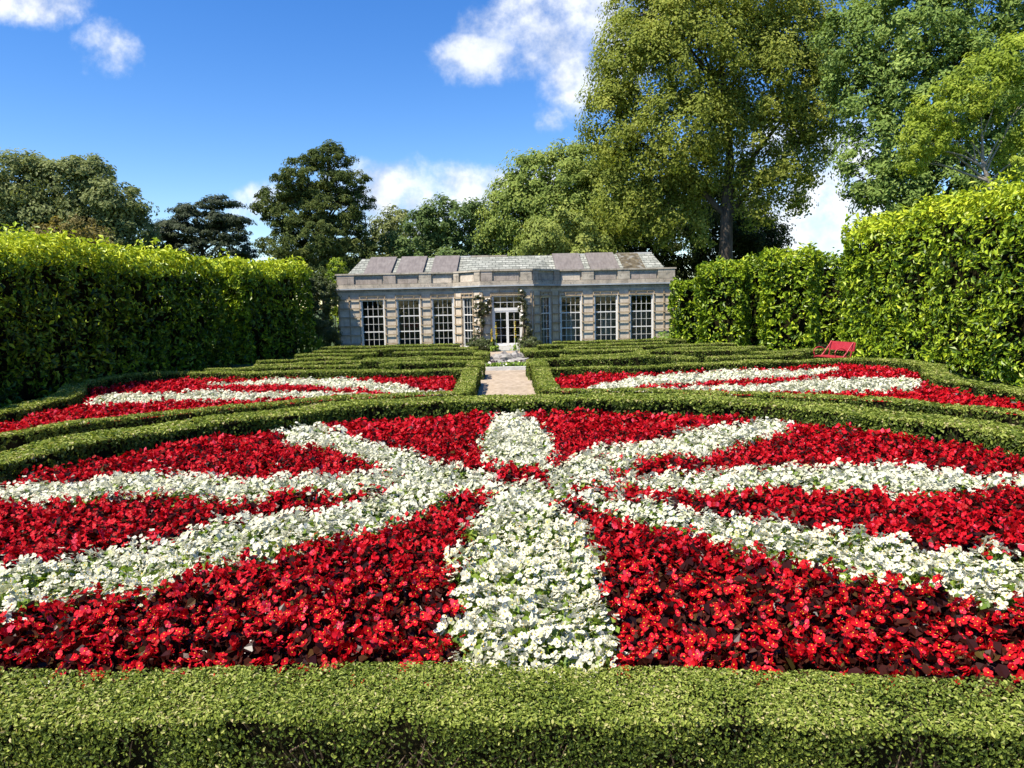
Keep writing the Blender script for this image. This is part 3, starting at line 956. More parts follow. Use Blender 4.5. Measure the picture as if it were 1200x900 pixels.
def beds():
    rng = np.random.default_rng(11)
    pts = []
    sp = .156
    for name, poly, marg in (('main', np.c_[ring, rw], .16), ('rr', RB, .10), ('rl', LB, .10)):
        lo, hi = poly[:, :2].min(0), poly[:, :2].max(0)
        xs = np.arange(lo[0], hi[0], sp)
        ys = np.arange(lo[1], hi[1], sp * .88)
        X, Y = np.meshgrid(xs, ys)
        X = X + (np.arange(len(ys)) % 2)[:, None] * sp / 2
        P = np.stack([X.ravel(), Y.ravel()], 1) + rng.normal(size=(X.size, 2)) * .022
        hwm = poly[:, 2].mean()
        P = P[inside(poly, P)]
        d = np.full(len(P), 1e9)
        q = resample(poly, .15, True)
        for i in range(0, len(q)):
            d = np.minimum(d, np.linalg.norm(P - q[i, :2], axis=1) - q[i, 2])
        far = np.clip((P[:, 1] - 8.5) / 3.5, 0, 1) if name == 'main' else np.clip((P[:, 1] - 18.0) / 1.5, 0, 1) * .55
        P = P[d > marg + .42 * far + .14 * (P[:, 1] < 4.3)]
        pts.append(P)
    P = np.concatenate(pts)
    jit = P + rng.normal(size=P.shape) * .012
    w = np.zeros(len(P), bool)
    for pk, poly in WHITE.items():
        w |= inside(poly, jit) & (dist_poly(poly, jit) > (.0 if 'core' in pk else .03))
    for poly in RED_BITS:
        w &= ~inside(poly, jit)
    near_c = np.linalg.norm(P - np.array([.15, 7.9]), axis=1)
    w &= ~((rng.random(len(P)) < .05) & (near_c < 1.7) & (np.abs(P[:, 0] - .2) > .5) & (P[:, 1] > 7.3))      # a few stray reds at the middle
    dist = np.hypot(P[:, 0], P[:, 1])
    inview = np.abs(P[:, 0]) < P[:, 1] * .75 + .3
    hump = .07 * vnoise(np.c_[P * 1.6, np.zeros(len(P))])
    for color, mask, nvar in (('white', w, 7), ('red', ~w, 8)):
        idx = np.where(mask)[0]
        order = idx[np.lexsort((dist[idx], ~inview[idx]))]
        solo, rest = order[:298], order[298:]
        # individual plants
        prng = np.random.default_rng(5 if color == 'red' else 6)
        meshes = []
        for v in range(nvar):
            f, b = plant_arrays(color, 0, prng)
            meshes.append((f.mesh('foliage'), b.mesh('blooms')))
        for i in solo:
            x, y = P[i]
            if color == 'white':
                if inside(WHITE['south'], P[i:i + 1])[0] or (-.35 < x < .7 and y < 7.4):
                    lab = 'white begonia with fresh green leaves in the broad stripe pointing straight at the camera'
                elif x < 0:
                    lab = 'white begonia with fresh green leaves in the near left slanting white stripe'
                else:
                    lab = 'white begonia with fresh green leaves in the near right slanting white stripe'
                base = 'begonias planted as white stripes'
            else:
                if x < .2:
                    lab = 'red begonia with dark bronze leaves, nearest wedge left of the central white stripe'
                else:
                    lab = 'red begonia with dark bronze leaves, nearest wedge right of the central white stripe'
                base = 'begonias planted as red wedges'
            e = bpy.data.objects.new(color + '_begonia', None)
            e.empty_display_size = .1
            e.location = (x, y, float(hump[i]) + rng.normal() * .008)
            e.rotation_euler = (rng.normal() * .05, rng.normal() * .05, rng.random() * 6.283)
            s = rng.uniform(.74, 1.0)
            e.scale = (s, s, (s + .14) * rng.uniform(.86, 1.12))
            COL.objects.link(e)
            tag(e, lab, 'begonia', base)
            fm, bm = meshes[rng.integers(nvar)]
            for nm, me in (('foliage', fm), ('blooms', bm)):
                c = bpy.data.objects.new(nm, me)
                c.parent = e
                COL.objects.link(c)
        # the mass beyond them
        mb = MB()
        for lod, sel in ((1, rest[dist[rest] < 11]), (2, rest[dist[rest] >= 11])):
            var = []
            for v in range(nvar):
                f, b = plant_arrays(color, lod, prng)
                var.append(f.ch + b.ch)
            pick = rng.integers(nvar, size=len(sel))
            for v in range(nvar):
                ids = sel[pick == v]
                if len(ids) == 0:
                    continue
                th = rng.random(len(ids)) * 2 * np.pi
                s = rng.uniform(.76, 1.0, len(ids))
                cs, sn = np.cos(th) * s, np.sin(th) * s
                off = np.c_[P[ids], hump[ids] + rng.normal(size=len(ids)) * .012]
                for V, F, mat, tint, sm in var[v]:
                    X = V[None, :, 0] * cs[:, None] - V[None, :, 1] * sn[:, None] + off[:, 0, None]
                    Y = V[None, :, 0] * sn[:, None] + V[None, :, 1] * cs[:, None] + off[:, 1, None]
                    Z = V[None, :, 2] * (s + .14)[:, None] + off[:, 2, None]
                    VV = np.stack([X, Y, Z], 2).reshape(-1, 3)
                    FF = (F[None] + (np.arange(len(ids)) * len(V))[:, None, None]).reshape(-1, F.shape[1])
                    tt = np.clip(tint[None] + rng.normal(size=len(ids))[:, None] * .07, 0, 1).ravel()
                    mb.add(VV, FF, mat, tt)
        o = mb.build('begonia_planting')
        if color == 'white':
            tag(o, 'mass of white begonias in the farther stripes of the main bed and the rear beds', 'begonias', None, 'stuff')
        else:
            tag(o, 'mass of red begonias in the farther wedges of the main bed and the rear beds', 'begonias', None, 'stuff')


beds()


# ------------------------------------------------------------------ conservatory
def conservatory():
    B0 = (0.18, 38.5, 0)
    root = empty('conservatory', B0, 'long single storey stone garden conservatory with tall sash windows, canted central bay and slate roof', 'conservatory')

    def put(mb, name, parent=None, label=None):
        p = parent or root
        o = mb.build(name, parent=p, origin=B0)
        if label:
            o['label'] = label
        return o

    def fr(p0, p1):
        p0, p1 = np.array(p0, float), np.array(p1, float)
        d = (p1 - p0) / np.linalg.norm(p1 - p0)
        nrm = np.array([d[1], -d[0]])

        def f(V):
            V = np.asarray(V, float)
            out = np.empty_like(V)
            out[:, :2] = p0 + V[:, :1] * d - V[:, 1:2] * nrm      # local y goes inward
            out[:, 2] = V[:, 2]
            return out
        return f, float(np.linalg.norm(p1 - p0))

    YF, YB = 37.0, 35.55
    XL, XR = -8.2, 8.56
    cL, cR = (-2.42, YF), (2.80, YF)
    fL, fR = (-1.05, YB), (1.40, YB)
    walls = MB()
    WT = 3.0
    segs = [
        ((XL, YF), cL, [(1.15, 2.27), (2.93, 4.05), (4.68, 5.70)], 'win'),
        (cL, fL, [(.62, 1.36)], 'side'),
        (fL, fR, [(.52, 1.95)], 'door'),
        (fR, cR, [(.62, 1.36)], 'side'),
        (cR, (XR, YF), [(.06, 1.08), (1.76, 2.88), (3.54, 4.66)], 'win'),
    ]
    for si, (a, b, ops, kind) in enumerate(segs):
        f, L = fr(a, b)
        u = 0.0
        zb, zt = .12, 2.52
        if kind == 'door':
            zb, zt = .16, 2.60
        pier_edges = []
        for (u0, u1) in ops:
            if u0 - u > .01:
                walls.box(u, u0, 0, .3, 0, WT, 'stone', f)
                pier_edges.append((u, u0))
            walls.box(u0, u1, .012, .29, zt, WT - .004, 'stone', f)
            walls.box(u0, u1, -.05, .29, 0, zb, 'palestone', f)
            u = u1
        if L - u > .01:
            walls.box(u, L, 0, .3, 0, WT, 'stone', f)
            pier_edges.append((u, L))
        # windows
        for k, (u0, u1) in enumerate(ops):
            if kind == 'door':
                continue
            w = MB()
            g = MB()
            t = .055
            y0, y1 = .05, .13
            w.box(u0, u0 + t, y0, y1, zb, zt, 'wpaint', f)
            w.box(u1 - t, u1, y0, y1, zb, zt, 'wpaint', f)
            w.box(u0 + t, u1 - t, y0, y1, zt - t, zt, 'wpaint', f)
            w.box(u0 + t, u1 - t, y0, y1, zb, zb + t, 'wpaint', f)
            ncol = 4 if kind == 'win' else 3
            hz = (zt - zb - 2 * t) / 6
            for r in range(1, 6):
                th = .026 if r in (2, 4) else .0085
                zc = zb + t + r * hz
                w.box(u0 + t, u1 - t, y0 + .012, y1 - .02, zc - th, zc + th, 'wpaint', f)
            for c in range(1, ncol):
                uc = u0 + t + (u1 - u0 - 2 * t) * c / ncol
                w.box(uc - .0085, uc + .0085, y0 + .017, y1 - .025, zb + t, zt - t, 'wpaint', f)
            # outer moulding of the reveal
            if kind == 'win':
                w.box(u0 - .07, u0 - .002, -.035, .012, zb, zt + .06, 'wpaint', f)
                w.box(u1 + .002, u1 + .07, -.035, .012, zb, zt + .06, 'wpaint', f)
            w.box(u0 - .0, u1 + .0, -.035, .008, zt + .002, zt + .06, 'trellis', f)
            wo = put(w, 'window')
            g.add(f([(u0 + t, .095, zb + t), (u1 - t, .095, zb + t), (u1 - t, .095, zt - t), (u0 + t, .095, zt - t)]), [(0, 1, 2, 3)], 'glass')
            put(g, 'glass', wo)
            # blinds behind
            bl = MB()
            if kind == 'side':
                bl.box(u0 - .1, u1 + .1, .36, .39, .2, 2.6, 'curtain', f)
                put(bl, 'blind', wo)
            elif si == 4:
                rs = random.Random(k)
                bl.box(u0 - .1, u1 + .1, .55, .58, .1, 1.72 + .02 * k, 'blind', f)
                bl.box(u0 + .25 + .1 * k, u0 + .75 + .08 * k, .45, .47, .3 + .25 * k, 1.25 + .1 * k, 'curtain' if k != 2 else 'blind', f)
                put(bl, 'blind', wo)
        # trellis on the piers
        for (a0, a1) in pier_edges:
            wd = a1 - a0
            if wd < .3:
                continue
            tr = MB()
            y0, y1 = -.045, -.012
            m = .06
            xs = [a0 + m, a1 - m] if wd < .9 else [a0 + m, (a0 + a1) / 2, a1 - m]
            for xx in xs:
                tr.box(xx - .026, xx + .026, y0, y1, .05, 2.78, 'trellis', f)
            for r in range(6):
                zc = .35 + r * .44
                tr.box(a0 + .02, a1 - .02, y0 - .028, y0 - .002, zc - .028, zc + .028, 'trellis', f)
            put(tr, 'trellis')
        # frieze trellis above the openings
        for (u0, u1) in ops:
            tr = MB()
            tr.box(u0 - .04, u1 + .04, -.055, -.02, 2.70, 2.755, 'trellis', f)
            for q in (.25, .75):
                uc = u0 + (u1 - u0) * q
                tr.box(uc - .022, uc + .022, -.05, -.012, 2.757 if kind == 'door' else 2.60, 2.90 if kind == 'door' else 2.698, 'trellis', f)
            put(tr, 'trellis')
    # side and back walls
    for (x0, x1) in ((XL, XL + .3), (XR - .3, XR)):
        walls.box(x0, x1, YF + .31, 41.6, 0, WT - .002, 'stone')
    walls.box(XL, XR, 41.61, 41.9, 0, WT - .003, 'stone')
    put(walls, 'wall')
    ins = MB()
    ins.box(XL + .35, XR - .35, 41.3, 41.4, .02, 2.9, 'inside')
    ins.box(XL + .35, XR - .35, 37.4, 41.28, .02, .06, 'inside')
    put(ins, 'interior')
    # door in the bay front
    f, L = fr(fL, fR)
    d = MB()
    u0, u1, zb, zt, zm = .52, 1.95, .16, 2.60, 1.93
    y0, y1 = .05, .14
    for a, b in ((u0, u0 + .07), (u1 - .07, u1)):
        d.box(a, b, y0, y1, zb, zt, 'wpaint', f)
    d.box(u0 + .07, u1 - .07, y0, y1, zt - .06, zt, 'wpaint', f)
    d.box(u0 + .07, u1 - .07, y0, y1, zm - .06, zm + .08, 'wpaint', f)
    d.box(u0 - .06, u1 + .06, -.04, .006, zt + .004, zt + .07, 'trellis', f)
    do = put(d, 'door')
    t = MB()
    for c in range(1, 4):
        uc = u0 + .07 + (u1 - u0 - .14) * c / 4
        t.box(uc - .010, uc + .010, y0 + .02, y1 - .03, zm + .08, zt - .06, 'wpaint', f)
    t.box(u0 + .07, u1 - .07, y0 + .025, y1 - .035, (zm + zt) / 2, (zm + zt) / 2 + .03, 'wpaint', f)
    put(t, 'transom_window', do)
    um = (u0 + u1) / 2
    for a, b in ((u0 + .074, um - .003), (um + .003, u1 - .074)):
        lf = MB()
        lf.box(a, a + .055, y0 + .01, y1 - .02, zb + .02, zm - .065, 'wpaint', f)
        lf.box(b - .055, b, y0 + .01, y1 - .02, zb + .02, zm - .065, 'wpaint', f)
        lf.box(a + .055, b - .055, y0 + .012, y1 - .022, zb + .02, zb + .16, 'wpaint', f)
        lf.box(a + .055, b - .055, y0 + .012, y1 - .022, zm - .13, zm - .067, 'wpaint', f)
        uc = (a + b) / 2
        lf.box(uc - .009, uc + .009, y0 + .03, y1 - .04, zb + .16, zm - .13, 'wpaint', f)
        for r in range(1, 4):
            zc = zb + .16 + (zm - .13 - zb - .16) * r / 4
            lf.box(a + .055, b - .055, y0 + .034, y1 - .044, zc - .009, zc + .009, 'wpaint', f)
        put(lf, 'door_leaf', do)
    g = MB()
    g.add(f([(u0 + .05, .1, zb + .05), (u1 - .05, .1, zb + .05), (u1 - .05, .1, zt - .03), (u0 + .05, .1, zt - .03)]), [(0, 1, 2, 3)], 'glass')
    put(g, 'glass', do)
    st = MB()
    st.box(-.75, 1.10, YB - .40, YB - .052, 0, .15, 'palestone')
    st.box(-.95, 1.30, YB - .80, YB - .404, 0, .07, 'palestone')
    put(st, 'door_step')
    # cornice, parapet
    path = [(XL, 41.5), (XL, YF), cL, fL, fR, cR, (XR, YF), (XR, 41.5)]
    c = MB()
    c.strip(path, -.28, .05, WT - .08, WT + .03, 'parapet')
    c.strip(path, -.28, .17, WT + .034, WT + .10, 'leadpale')
    put(c, 'gutter')
    p = MB()
    # sloping lichened band between gutter and parapet panels
    p.strip(path, -.26, .10, WT + .104, WT + .20, 'parapet')
    p.strip(path, -.26, .06, WT + .203, WT + .30, 'parapet')
    p.strip(path, -.24, -.04, WT + .303, 3.75, 'parapet')
    put(p, 'parapet')
    cp = MB()
    cp.strip(path, -.28, .07, 3.754, 3.83, 'parapet')
    put(cp, 'coping')
    rs = random.Random(4)
    for si, (a, b, ops, kind) in enumerate(segs):
        f, L = fr(a, b)
        if kind == 'win':
            mids = [0.42, 1.71 + .9, 3.49 + .9, L - .28] if si == 0 else [.28, 1.42 , 3.21, L - .42]
            mids = [.42, 2.60, 4.36] if si == 0 else [1.42, 3.21, L - .42]
            wds = [.42, .30, .30] if si == 0 else [.30, .30, .42]
        elif kind == 'door':
            mids, wds = [.28, L - .28], [.27, .27]
        else:
            mids, wds = [.22, L - .22], [.20, .20]
        for mm, hw in zip(mids, wds):
            q = MB()
            q.box(mm - hw, mm + hw, -.045, .03, WT + .306, 3.752, 'pinkstone' if rs.random() < .3 else 'parapet', f)
            put(q, 'parapet_block')
        # raised panels between the blocks
        edges = [0.02] + sorted([mm - hw for mm, hw in zip(mids, wds)] + [mm + hw for mm, hw in zip(mids, wds)]) + [L - .02]
        for a0, a1 in zip(edges[::2], edges[1::2]):
            if a1 - a0 < .35:
                continue
            q = MB()
            q.box(a0 + .09, a1 - .09, .012, .05, WT + .306, 3.62, 'pinkstone' if rs.random() < .35 else 'stone', f)
            put(q, 'parapet_panel')
    # roof
    r = MB()
    ex0, ex1, ey, ez = XL + .28, XR - .28, YF + .25, 3.62
    rx0, rx1, ry, rz = -7.35, 7.9, 39.45, 4.70
    V = [(ex0, ey, ez), (ex1, ey, ez), (rx1, ry, rz), (rx0, ry, rz), (ex0, 41.6, ez), (ex1, 41.6, ez)]
    r.add(V, [(0, 1, 2, 3), (5, 4, 3, 2)], 'slate')
    r.add(V, [(4, 0, 3), (1, 5, 2)], 'slate')
    r.add([(ex0, ey, ez), (ex1, ey, ez), (ex1, 41.6, ez - .02), (ex0, 41.6, ez - .02)], [(3, 2, 1, 0)], 'inside')
    r.add([(cL[0], ey, 3.6), (fL[0], YB + .26, 3.6), (fR[0], YB + .26, 3.6), (cR[0], ey, 3.6)], [(0, 1, 2, 3)], 'leadpale')
    # lean of slate over the bay
    r.add([(cL[0] + .1, ey + .0, 3.615), (fL[0] + .1, YB + .3, 3.615), (fR[0] - .1, YB + .3, 3.615), (cR[0] - .1, ey, 3.615), (2.1, 38.6, 4.44), (-1.7, 38.6, 4.44)], [(0, 1, 5, 5), (1, 2, 4, 5), (2, 3, 4, 4)][1:2], 'slate')
    r.add([(cL[0] + .1, ey, 3.615), (fL[0] + .1, YB + .3, 3.615), (-1.7, 38.6, 4.44), (fR[0] - .1, YB + .3, 3.615), (cR[0] - .1, ey, 3.615), (2.1, 38.6, 4.44)], [(0, 1, 2), (3, 4, 5)], 'slate')
    ro = put(r, 'roof')
    sl = np.array([0, ry - ey, rz - ez])
    ln = np.linalg.norm(sl)
    sl = sl / ln
    sn = np.array([0, -sl[2], sl[1]])

    def slab(x0, x1, s0, s1, th, mat, lean=0.0, wob=0):
        mb = MB()
        V = []
        for h in (.006, th):
            for (x, s) in ((x0, s0), (x1, s0), (x1 + lean, s1), (x0 + lean, s1)):
                q = np.array([x, ey, ez]) + sl * s * ln + sn * h
                V.append(q)
        mb.add(V, [(3, 2, 1, 0), (4, 5, 6, 7), (0, 1, 5, 4), (1, 2, 6, 5), (2, 3, 7, 6), (3, 0, 4, 7)], mat)
        return mb
    for x0, x1 in ((-6.98, -5.62), (-5.36, -4.02), (-3.62, -2.32)):
        put(slab(x0, x1, .02, .985, .11, 'lead', .10), 'lead_panel', ro)
    for x0, x1 in ((2.72, 4.12), (4.46, 5.92)):
        put(slab(x0, x1, .02, .985, .11, 'lead', -.10), 'lead_panel', ro)
    put(slab(6.15, 7.25, .03, .97, .05, 'moss', -.12), 'moss_patch', ro, 'brown mossy patch at the right end of the roof')
    rc = MB()
    xs = np.linspace(rx0, rx1, 17)
    for i in range(16):
        if rs.random() < .55:
            rc.box(xs[i] + .01, xs[i + 1] - .01, ry - .09, ry + .09, rz - .03, rz + .045 + .012 * rs.random(), 'palestone' if rs.random() < .6 else 'parapet')
    put(rc, 'ridge_stones', ro)
    return root


conservatory()


# ------------------------------------------------------------------ trees
def crown_points(lobes, Y, rc, leaf, m, rng, depthf=.85, dens=1.5, flatten=.75, back=.4, fill=0.0, cullr=.62, upb=.35, droop=0.0):
    L = []
    for (x, z, rx, rz) in lobes:
        ry = rx * depthf
        L.append((x, Y + rng.uniform(-.25, .25) * rx, z, rx, ry, rz))
    L = np.array(L)
    C, D = [], []
    for i, (x, y, z, rx, ry, rz) in enumerate(L):
        ar = 4 * math.pi * ((rx * ry) ** 1.6 / 3 + (rx * rz) ** 1.6 / 3 + (ry * rz) ** 1.6 / 3) ** (1 / 1.6)
        n = int(ar * dens / (math.pi * rc * rc))
        d = unit(rng.normal(size=(n, 3)))
        rad = 1 - .30 * rng.random(n) ** 1.5
        if fill > 0:
            nf = int(n * fill)
            d = np.concatenate([d, unit(rng.normal(size=(nf, 3)))])
            rad = np.concatenate([rad, rng.uniform(.3, .7, nf)])
        p = np.stack([x + d[:, 0] * rx * rad, y + d[:, 1] * ry * rad, z + d[:, 2] * rz * rad], 1)
        keep = (d[:, 1] < .35) | (rng.random(len(d)) < back)
        for j in range(len(L)):
            if j == i:
                continue
            q = (p - L[j, :3]) / L[j, 3:6]
            keep &= (np.linalg.norm(q, axis=1) > cullr) | (rad < .7)
        C.append(p[keep])
        D.append(d[keep])
    C = np.concatenate(C)
    D = np.concatenate(D)
    rr = rc * rng.uniform(.55, 1.25, len(C))
    k = np.repeat(np.arange(len(C)), int(m * 1.4))
    d = unit(rng.normal(size=(len(k), 3)))
    rad = rng.random(len(k)) ** .45
    off = d * (rr[k] * rad)[:, None]
    off[:, 2] *= flatten
    if droop:
        off[:, 2] -= droop * rr[k] * (np.hypot(off[:, 0], off[:, 1]) / (rr[k] + 1e-6)) ** 2
    P = C[k] + off
    N = unit(d * .75 + D[k] * .8 + np.array([-.12, -.12, upb]) + rng.normal(size=d.shape) * .22)
    S = leaf * .8 * rng.uniform(.6, 1.35, len(k))
    tint = np.clip(.5 + rng.normal(size=len(C))[k] * .11 + rng.normal(size=len(k)) * .10, 0, 1)
    return P, N, S, tint


def limb(mb, a, b, r0, r1, rng, mat, wob=.12, n=7, seg=8):
    a, b = np.array(a, float), np.array(b, float)
    t = np.linspace(0, 1, n)[:, None]
    p = a + (b - a) * t
    L = np.linalg.norm(b - a)
    w = rng.normal(size=(n, 3)) * wob * L / n
    w[0] = 0
    p = p + np.cumsum(w, 0) * .5 + np.array([0, 0, 1.0]) * (np.sin(t * math.pi) * L * .05)
    mb.tube(p, np.linspace(r0, r1, n), mat, seg=seg)
    return p


def tree(name, label, base, Y, lobes, mat, rc, leaf, m, trunk_r, seed, bark='bark', aspect=.55, limbs=1, trunk_pts=None, group='trees around the garden', extra=None, twig_frac=.5, **kw):
    rng = np.random.default_rng(seed)
    root = empty(name, (base[0], Y, 0), label, 'tree' if 'shrub' not in name else 'shrub', group)
    org = (base[0], Y, 0)
    zmax = max(l[1] for l in lobes)
    zmin = min(l[1] - l[3] for l in lobes)
    tm = MB()
    top = np.array([np.mean([l[0] for l in lobes]), Y, zmin + (zmax - zmin) * .6])
    if trunk_pts is None:
        trunk_pts = [(base[0], Y, -.2), (base[0] + (top[0] - base[0]) * .15, Y, zmin * .6), tuple(top)]
    tp = resample(np.array(trunk_pts), max(.4, zmax / 14), False) if False else np.array(trunk_pts, float)
    tt = np.linspace(0, 1, 12)
    s = np.linspace(0, 1, len(tp))
    pts = np.stack([np.interp(tt, s, tp[:, k]) for k in range(3)], 1)
    rad = trunk_r * (1 - .75 * tt)
    rad[0] *= 1.5
    rad[1] *= 1.12
    tm.tube(pts, rad, bark, seg=12)
    if limbs:
        for (x, z, rx, rz) in lobes[::limbs]:
            if limbs > 1 and z < 12:
                continue
            k = int(np.clip(rng.uniform(3, 9), 2, 10))
            k = int(np.argmin(np.abs(pts[:, 2] - (z - rz - abs(x - pts[5, 0]) * .5)))) if z > zmin + 1 else 4
            k = max(2, min(k, 10))
            p = limb(tm, pts[k], (x, Y + rng.uniform(-.2, .2) * rx, z), rad[k] * .55, trunk_r * .08, rng, bark)
            for q in range(3):
                e = p[rng.integers(3, 6)]
                limb(tm, e, (x + rng.uniform(-.7, .7) * rx, Y + rng.uniform(-.6, .3) * rx, z + rng.uniform(-.5, .6) * rz), trunk_r * .14, trunk_r * .03, rng, bark, n=5, seg=6)
    if extra:
        for a, b, r0, r1 in extra:
            limb(tm, a, b, r0, r1, rng, bark, n=6)
    tm.build('trunk', root, org)
    P, N, S, tint = crown_points(lobes, Y, rc, leaf, m, rng, **kw)
    cm = MB()
    leaf4(cm, P, N, S, mat, tint, rng, aspect=aspect)
    cm.build('crown', root, org)
    return root


tree('broadleaf_tree', 'grey green broad tree behind the long left hedge, at the left edge', (-32, 55), 55,
     [(-34.9, 11.0, 3.81, 2.41), (-38.1, 10.1, 3.18, 3.18), (-31.2, 11.1, 3.18, 2.29), (-28.3, 9.6, 3.05, 2.16), (-32.7, 8.5, 5.08, 2.41), (-27.2, 8.0, 2.22, 1.91), (-29.3, 12.1, 1.78, 1.14), (-33.6, 12.6, 1.65, 1.02), (-42, 9.5, 3.5, 3.2), (-36, 6, 6, 2.2), (-29, 5.8, 4, 2)],
     'c_grey', .75, .34, 52, .5, 101, fill=.5, dens=1.9)
tree('tawny_shrub', 'brownish tinted bushy shrub showing just over the left hedge top', (-26.2, 46), 46,
     [(-26.1, 7.1, 1.7, 1.17), (-24.9, 6.2, 1.33, 1.06), (-27.4, 6.4, 1.59, 1.06), (-26, 4.8, 2.4, 1.4)], 'c_brown', .5, .24, 40, .15, 102, fill=.3)
tree('cedar_tree', 'dark low cedar with flat layered branches between the grey tree and the feathery yew', (-23.8, 60), 60,
     [(-23.5, 9.3, 2.91, .7), (-26.0, 8.6, 1.94, .7), (-22.3, 10.7, 1.6, .5), (-24.3, 10.1, 1.73, .55), (-21.6, 8.1, 1.73, .6), (-27.0, 7.6, 1.39, .8), (-23.7, 7.0, 3.81, 1.25), (-24.8, 8.3, 2.4, .7), (-22.2, 9.2, 2.2, .45)],
     'c_cedar', .55, .36, 44, .4, 103, flatten=.35, aspect=.3, dens=1.9, droop=.3, cullr=.4)
tree('yew_tree', 'tall feathery conifer left of the building with an irregular layered outline', (-12.4, 52), 52,
     [(-11.7, 12.3, 1.8, .62), (-13.1, 11.0, 2.2, .7), (-10.4, 10.7, 1.6, .72), (-14.9, 10.1, 2.1, .5), (-11.5, 9.0, 2.3, 1.1), (-14.2, 8.6, 2.2, .75), (-9.7, 9.4, .95, .8), (-15.9, 9.2, 1.2, .42), (-12.9, 6.8, 3.12, 1.8), (-10.5, 6.9, 1.68, 1.8), (-15.2, 6.7, 1.8, 1.08), (-13.6, 11.9, 1.1, .42), (-12.3, 9.9, 1.9, .8), (-12.6, 4.4, 3.6, 1.6), (-12.2, 5.8, 3.4, 1.4), (-9.8, 5.4, 2.0, 1.6), (-13.3, 7.6, 1.9, .9), (-11.0, 7.9, 1.8, 1.2), (-10.6, 9.8, 1.2, .6), (-11.2, 13.0, .8, .4)],
     'c_yew', .46, .30, 50, .42, 104, fill=.06, flatten=.6, aspect=.32, dens=1.45, droop=.35, cullr=.45)
tree('broadleaf_tree', 'pale grey green round tree just right of the feathery yew', (-8.8, 58), 58,
     [(-8.5, 8.3, 1.74, 1.61), (-9.1, 6.7, 2.01, 1.21), (-8.6, 5, 2.4, 1.5)], 'c_grey', .6, .3, 44, .22, 105, fill=.4)
tree('broadleaf_tree', 'low mid green tree rising over the left half of the roof', (-3.4, 54), 54,
     [(-3.5, 8.2, 2.62, 1.62), (-5.4, 7.6, 1.75, 1.62), (-1.7, 8.0, 1.75, 1.5), (-3.0, 6.4, 3.74, 1.25), (-6.5, 6.2, 2, 1.4), (-3, 4.6, 4.5, 1.5)], 'c_mid', .62, .3, 46, .3, 106, fill=.4)
tree('holm_oak_tree', 'big dome shaped olive green tree behind the centre of the roof', (4.2, 52), 52,
     [(4.0, 8.6, 5.0, 4.3), (3.7, 10.2, 3.6, 2.76), (6.7, 9.3, 3.3, 3.3), (1.5, 8.4, 2.7, 2.7), (4.3, 7.3, 4.2, 2.4), (0.1, 6.8, 1.8, 1.5), (6.1, 11.6, 2.28, 1.44), (4, 4.8, 4.5, 1.8)], 'c_oak', .8, .30, 56, .5, 107, fill=.4, dens=2.0)
tree('light_green_tree', 'small light green round tree directly behind the roof, in front of the big dome', (3.7, 45), 45,
     [(3.6, 6.4, 2.18, 1.25), (2.4, 5.7, 1.66, .94), (5.1, 5.6, 1.3, .94), (3.6, 4.4, 2.6, 1.3)], 'c_lime', .5, .26, 48, .2, 108, fill=.3)
tree('tall_tree', 'huge olive yellow tree towering over the right half of the building with its trunk showing', (14.05, 47), 47,
     [(12.9, 17.3, 5.3, 3.6), (9.5, 15.9, 3.5, 3.0), (16.6, 15.7, 3.9, 3.5), (7.2, 12.9, 2.1, 2.6), (10.8, 12.3, 3.6, 3.0), (15.8, 12.6, 3.4, 2.4), (18.7, 14.7, 2.1, 3.3), (7.9, 9.0, 2.4, 2.8), (10.4, 7.9, 2.3, 2.3), (17.4, 10.6, 1.8, 1.9), (13.9, 20.8, 5.6, 2.6), (10.5, 19.1, 2.5, 1.9), (18.1, 18.7, 3.0, 2.6), (19.1, 10.6, 1.1, 2.0), (12.0, 10.4, 1.9, 1.9), (16.2, 10.3, 1.7, 1.5), (13.6, 13.4, 2.2, 1.6), (20.3, 16.6, 2.2, 3.0), (20.2, 12.6, 1.2, 1.9), (14.9, 9.4, .9, 1.1), (9.3, 10.8, 2.3, 2.2), (18.2, 8.6, .9, 1.1), (12.4, 8.6, 1.0, 1.7), (15.9, 8.2, 1.0, 1.5), (12.6, 6.5, .8, 1.2), (13.2, 10.2, 1.0, 1.2), (7.9, 17.0, 2.3, 2.4), (9.0, 20.0, 2.2, 2.2), (6.6, 14.6, 1.6, 1.8)],
     'c_plane', .95, .27, 92, .56, 109, flatten=.85, dens=1.7, back=.5, droop=.6, cullr=.5, upb=.3, fill=.3, limbs=3,
     trunk_pts=[(14.05, 47, -.2), (14.07, 47, 4.4), (14.13, 47, 8), (14.3, 47, 11.2), (13.7, 47.2, 17)])
tree('dark_tree', 'dark green tree behind the trunk of the huge olive yellow tree', (17.5, 57), 57,
     [(12.8, 9.6, 3.8, 2.4), (17.2, 9.2, 3.0, 2.1), (9.5, 8.2, 3, 2.2), (20.0, 6.6, 2.4, 1.9), (17.7, 6.4, 3.29, 2.2), (13.8, 7.2, 3.95, 2.63), (10.5, 6, 3, 2.2), (17, 4, 5, 2)], 'c_dark', .7, .32, 46, .35, 110, fill=.5)
tree('evergreen_tree', 'tall silvery green evergreen rising behind the tallest right hedge', (21, 36), 36,
     [(19.5, 14.37, 3.33, 2.49), (17.16, 11.71, 1.66, 2.16), (18.06, 9.03, 2.08, 1.75), (17.49, 7.69, 1.58, 1.08), (20.82, 11.65, 3.33, 2.49), (23.09, 15.08, 3.33, 2.49), (25.64, 12.73, 3.33, 3.33), (16.81, 14.04, 1.66, 1.75), (18.76, 6.74, 1.66, 1.04), (22.96, 9.25, 3.33, 2.49), (21.5, 7, 3, 2), (19.5, 17, 3, 1.8)],
     'c_holm', .6, .24, 54, .45, 111, dens=1.8, fill=.35)
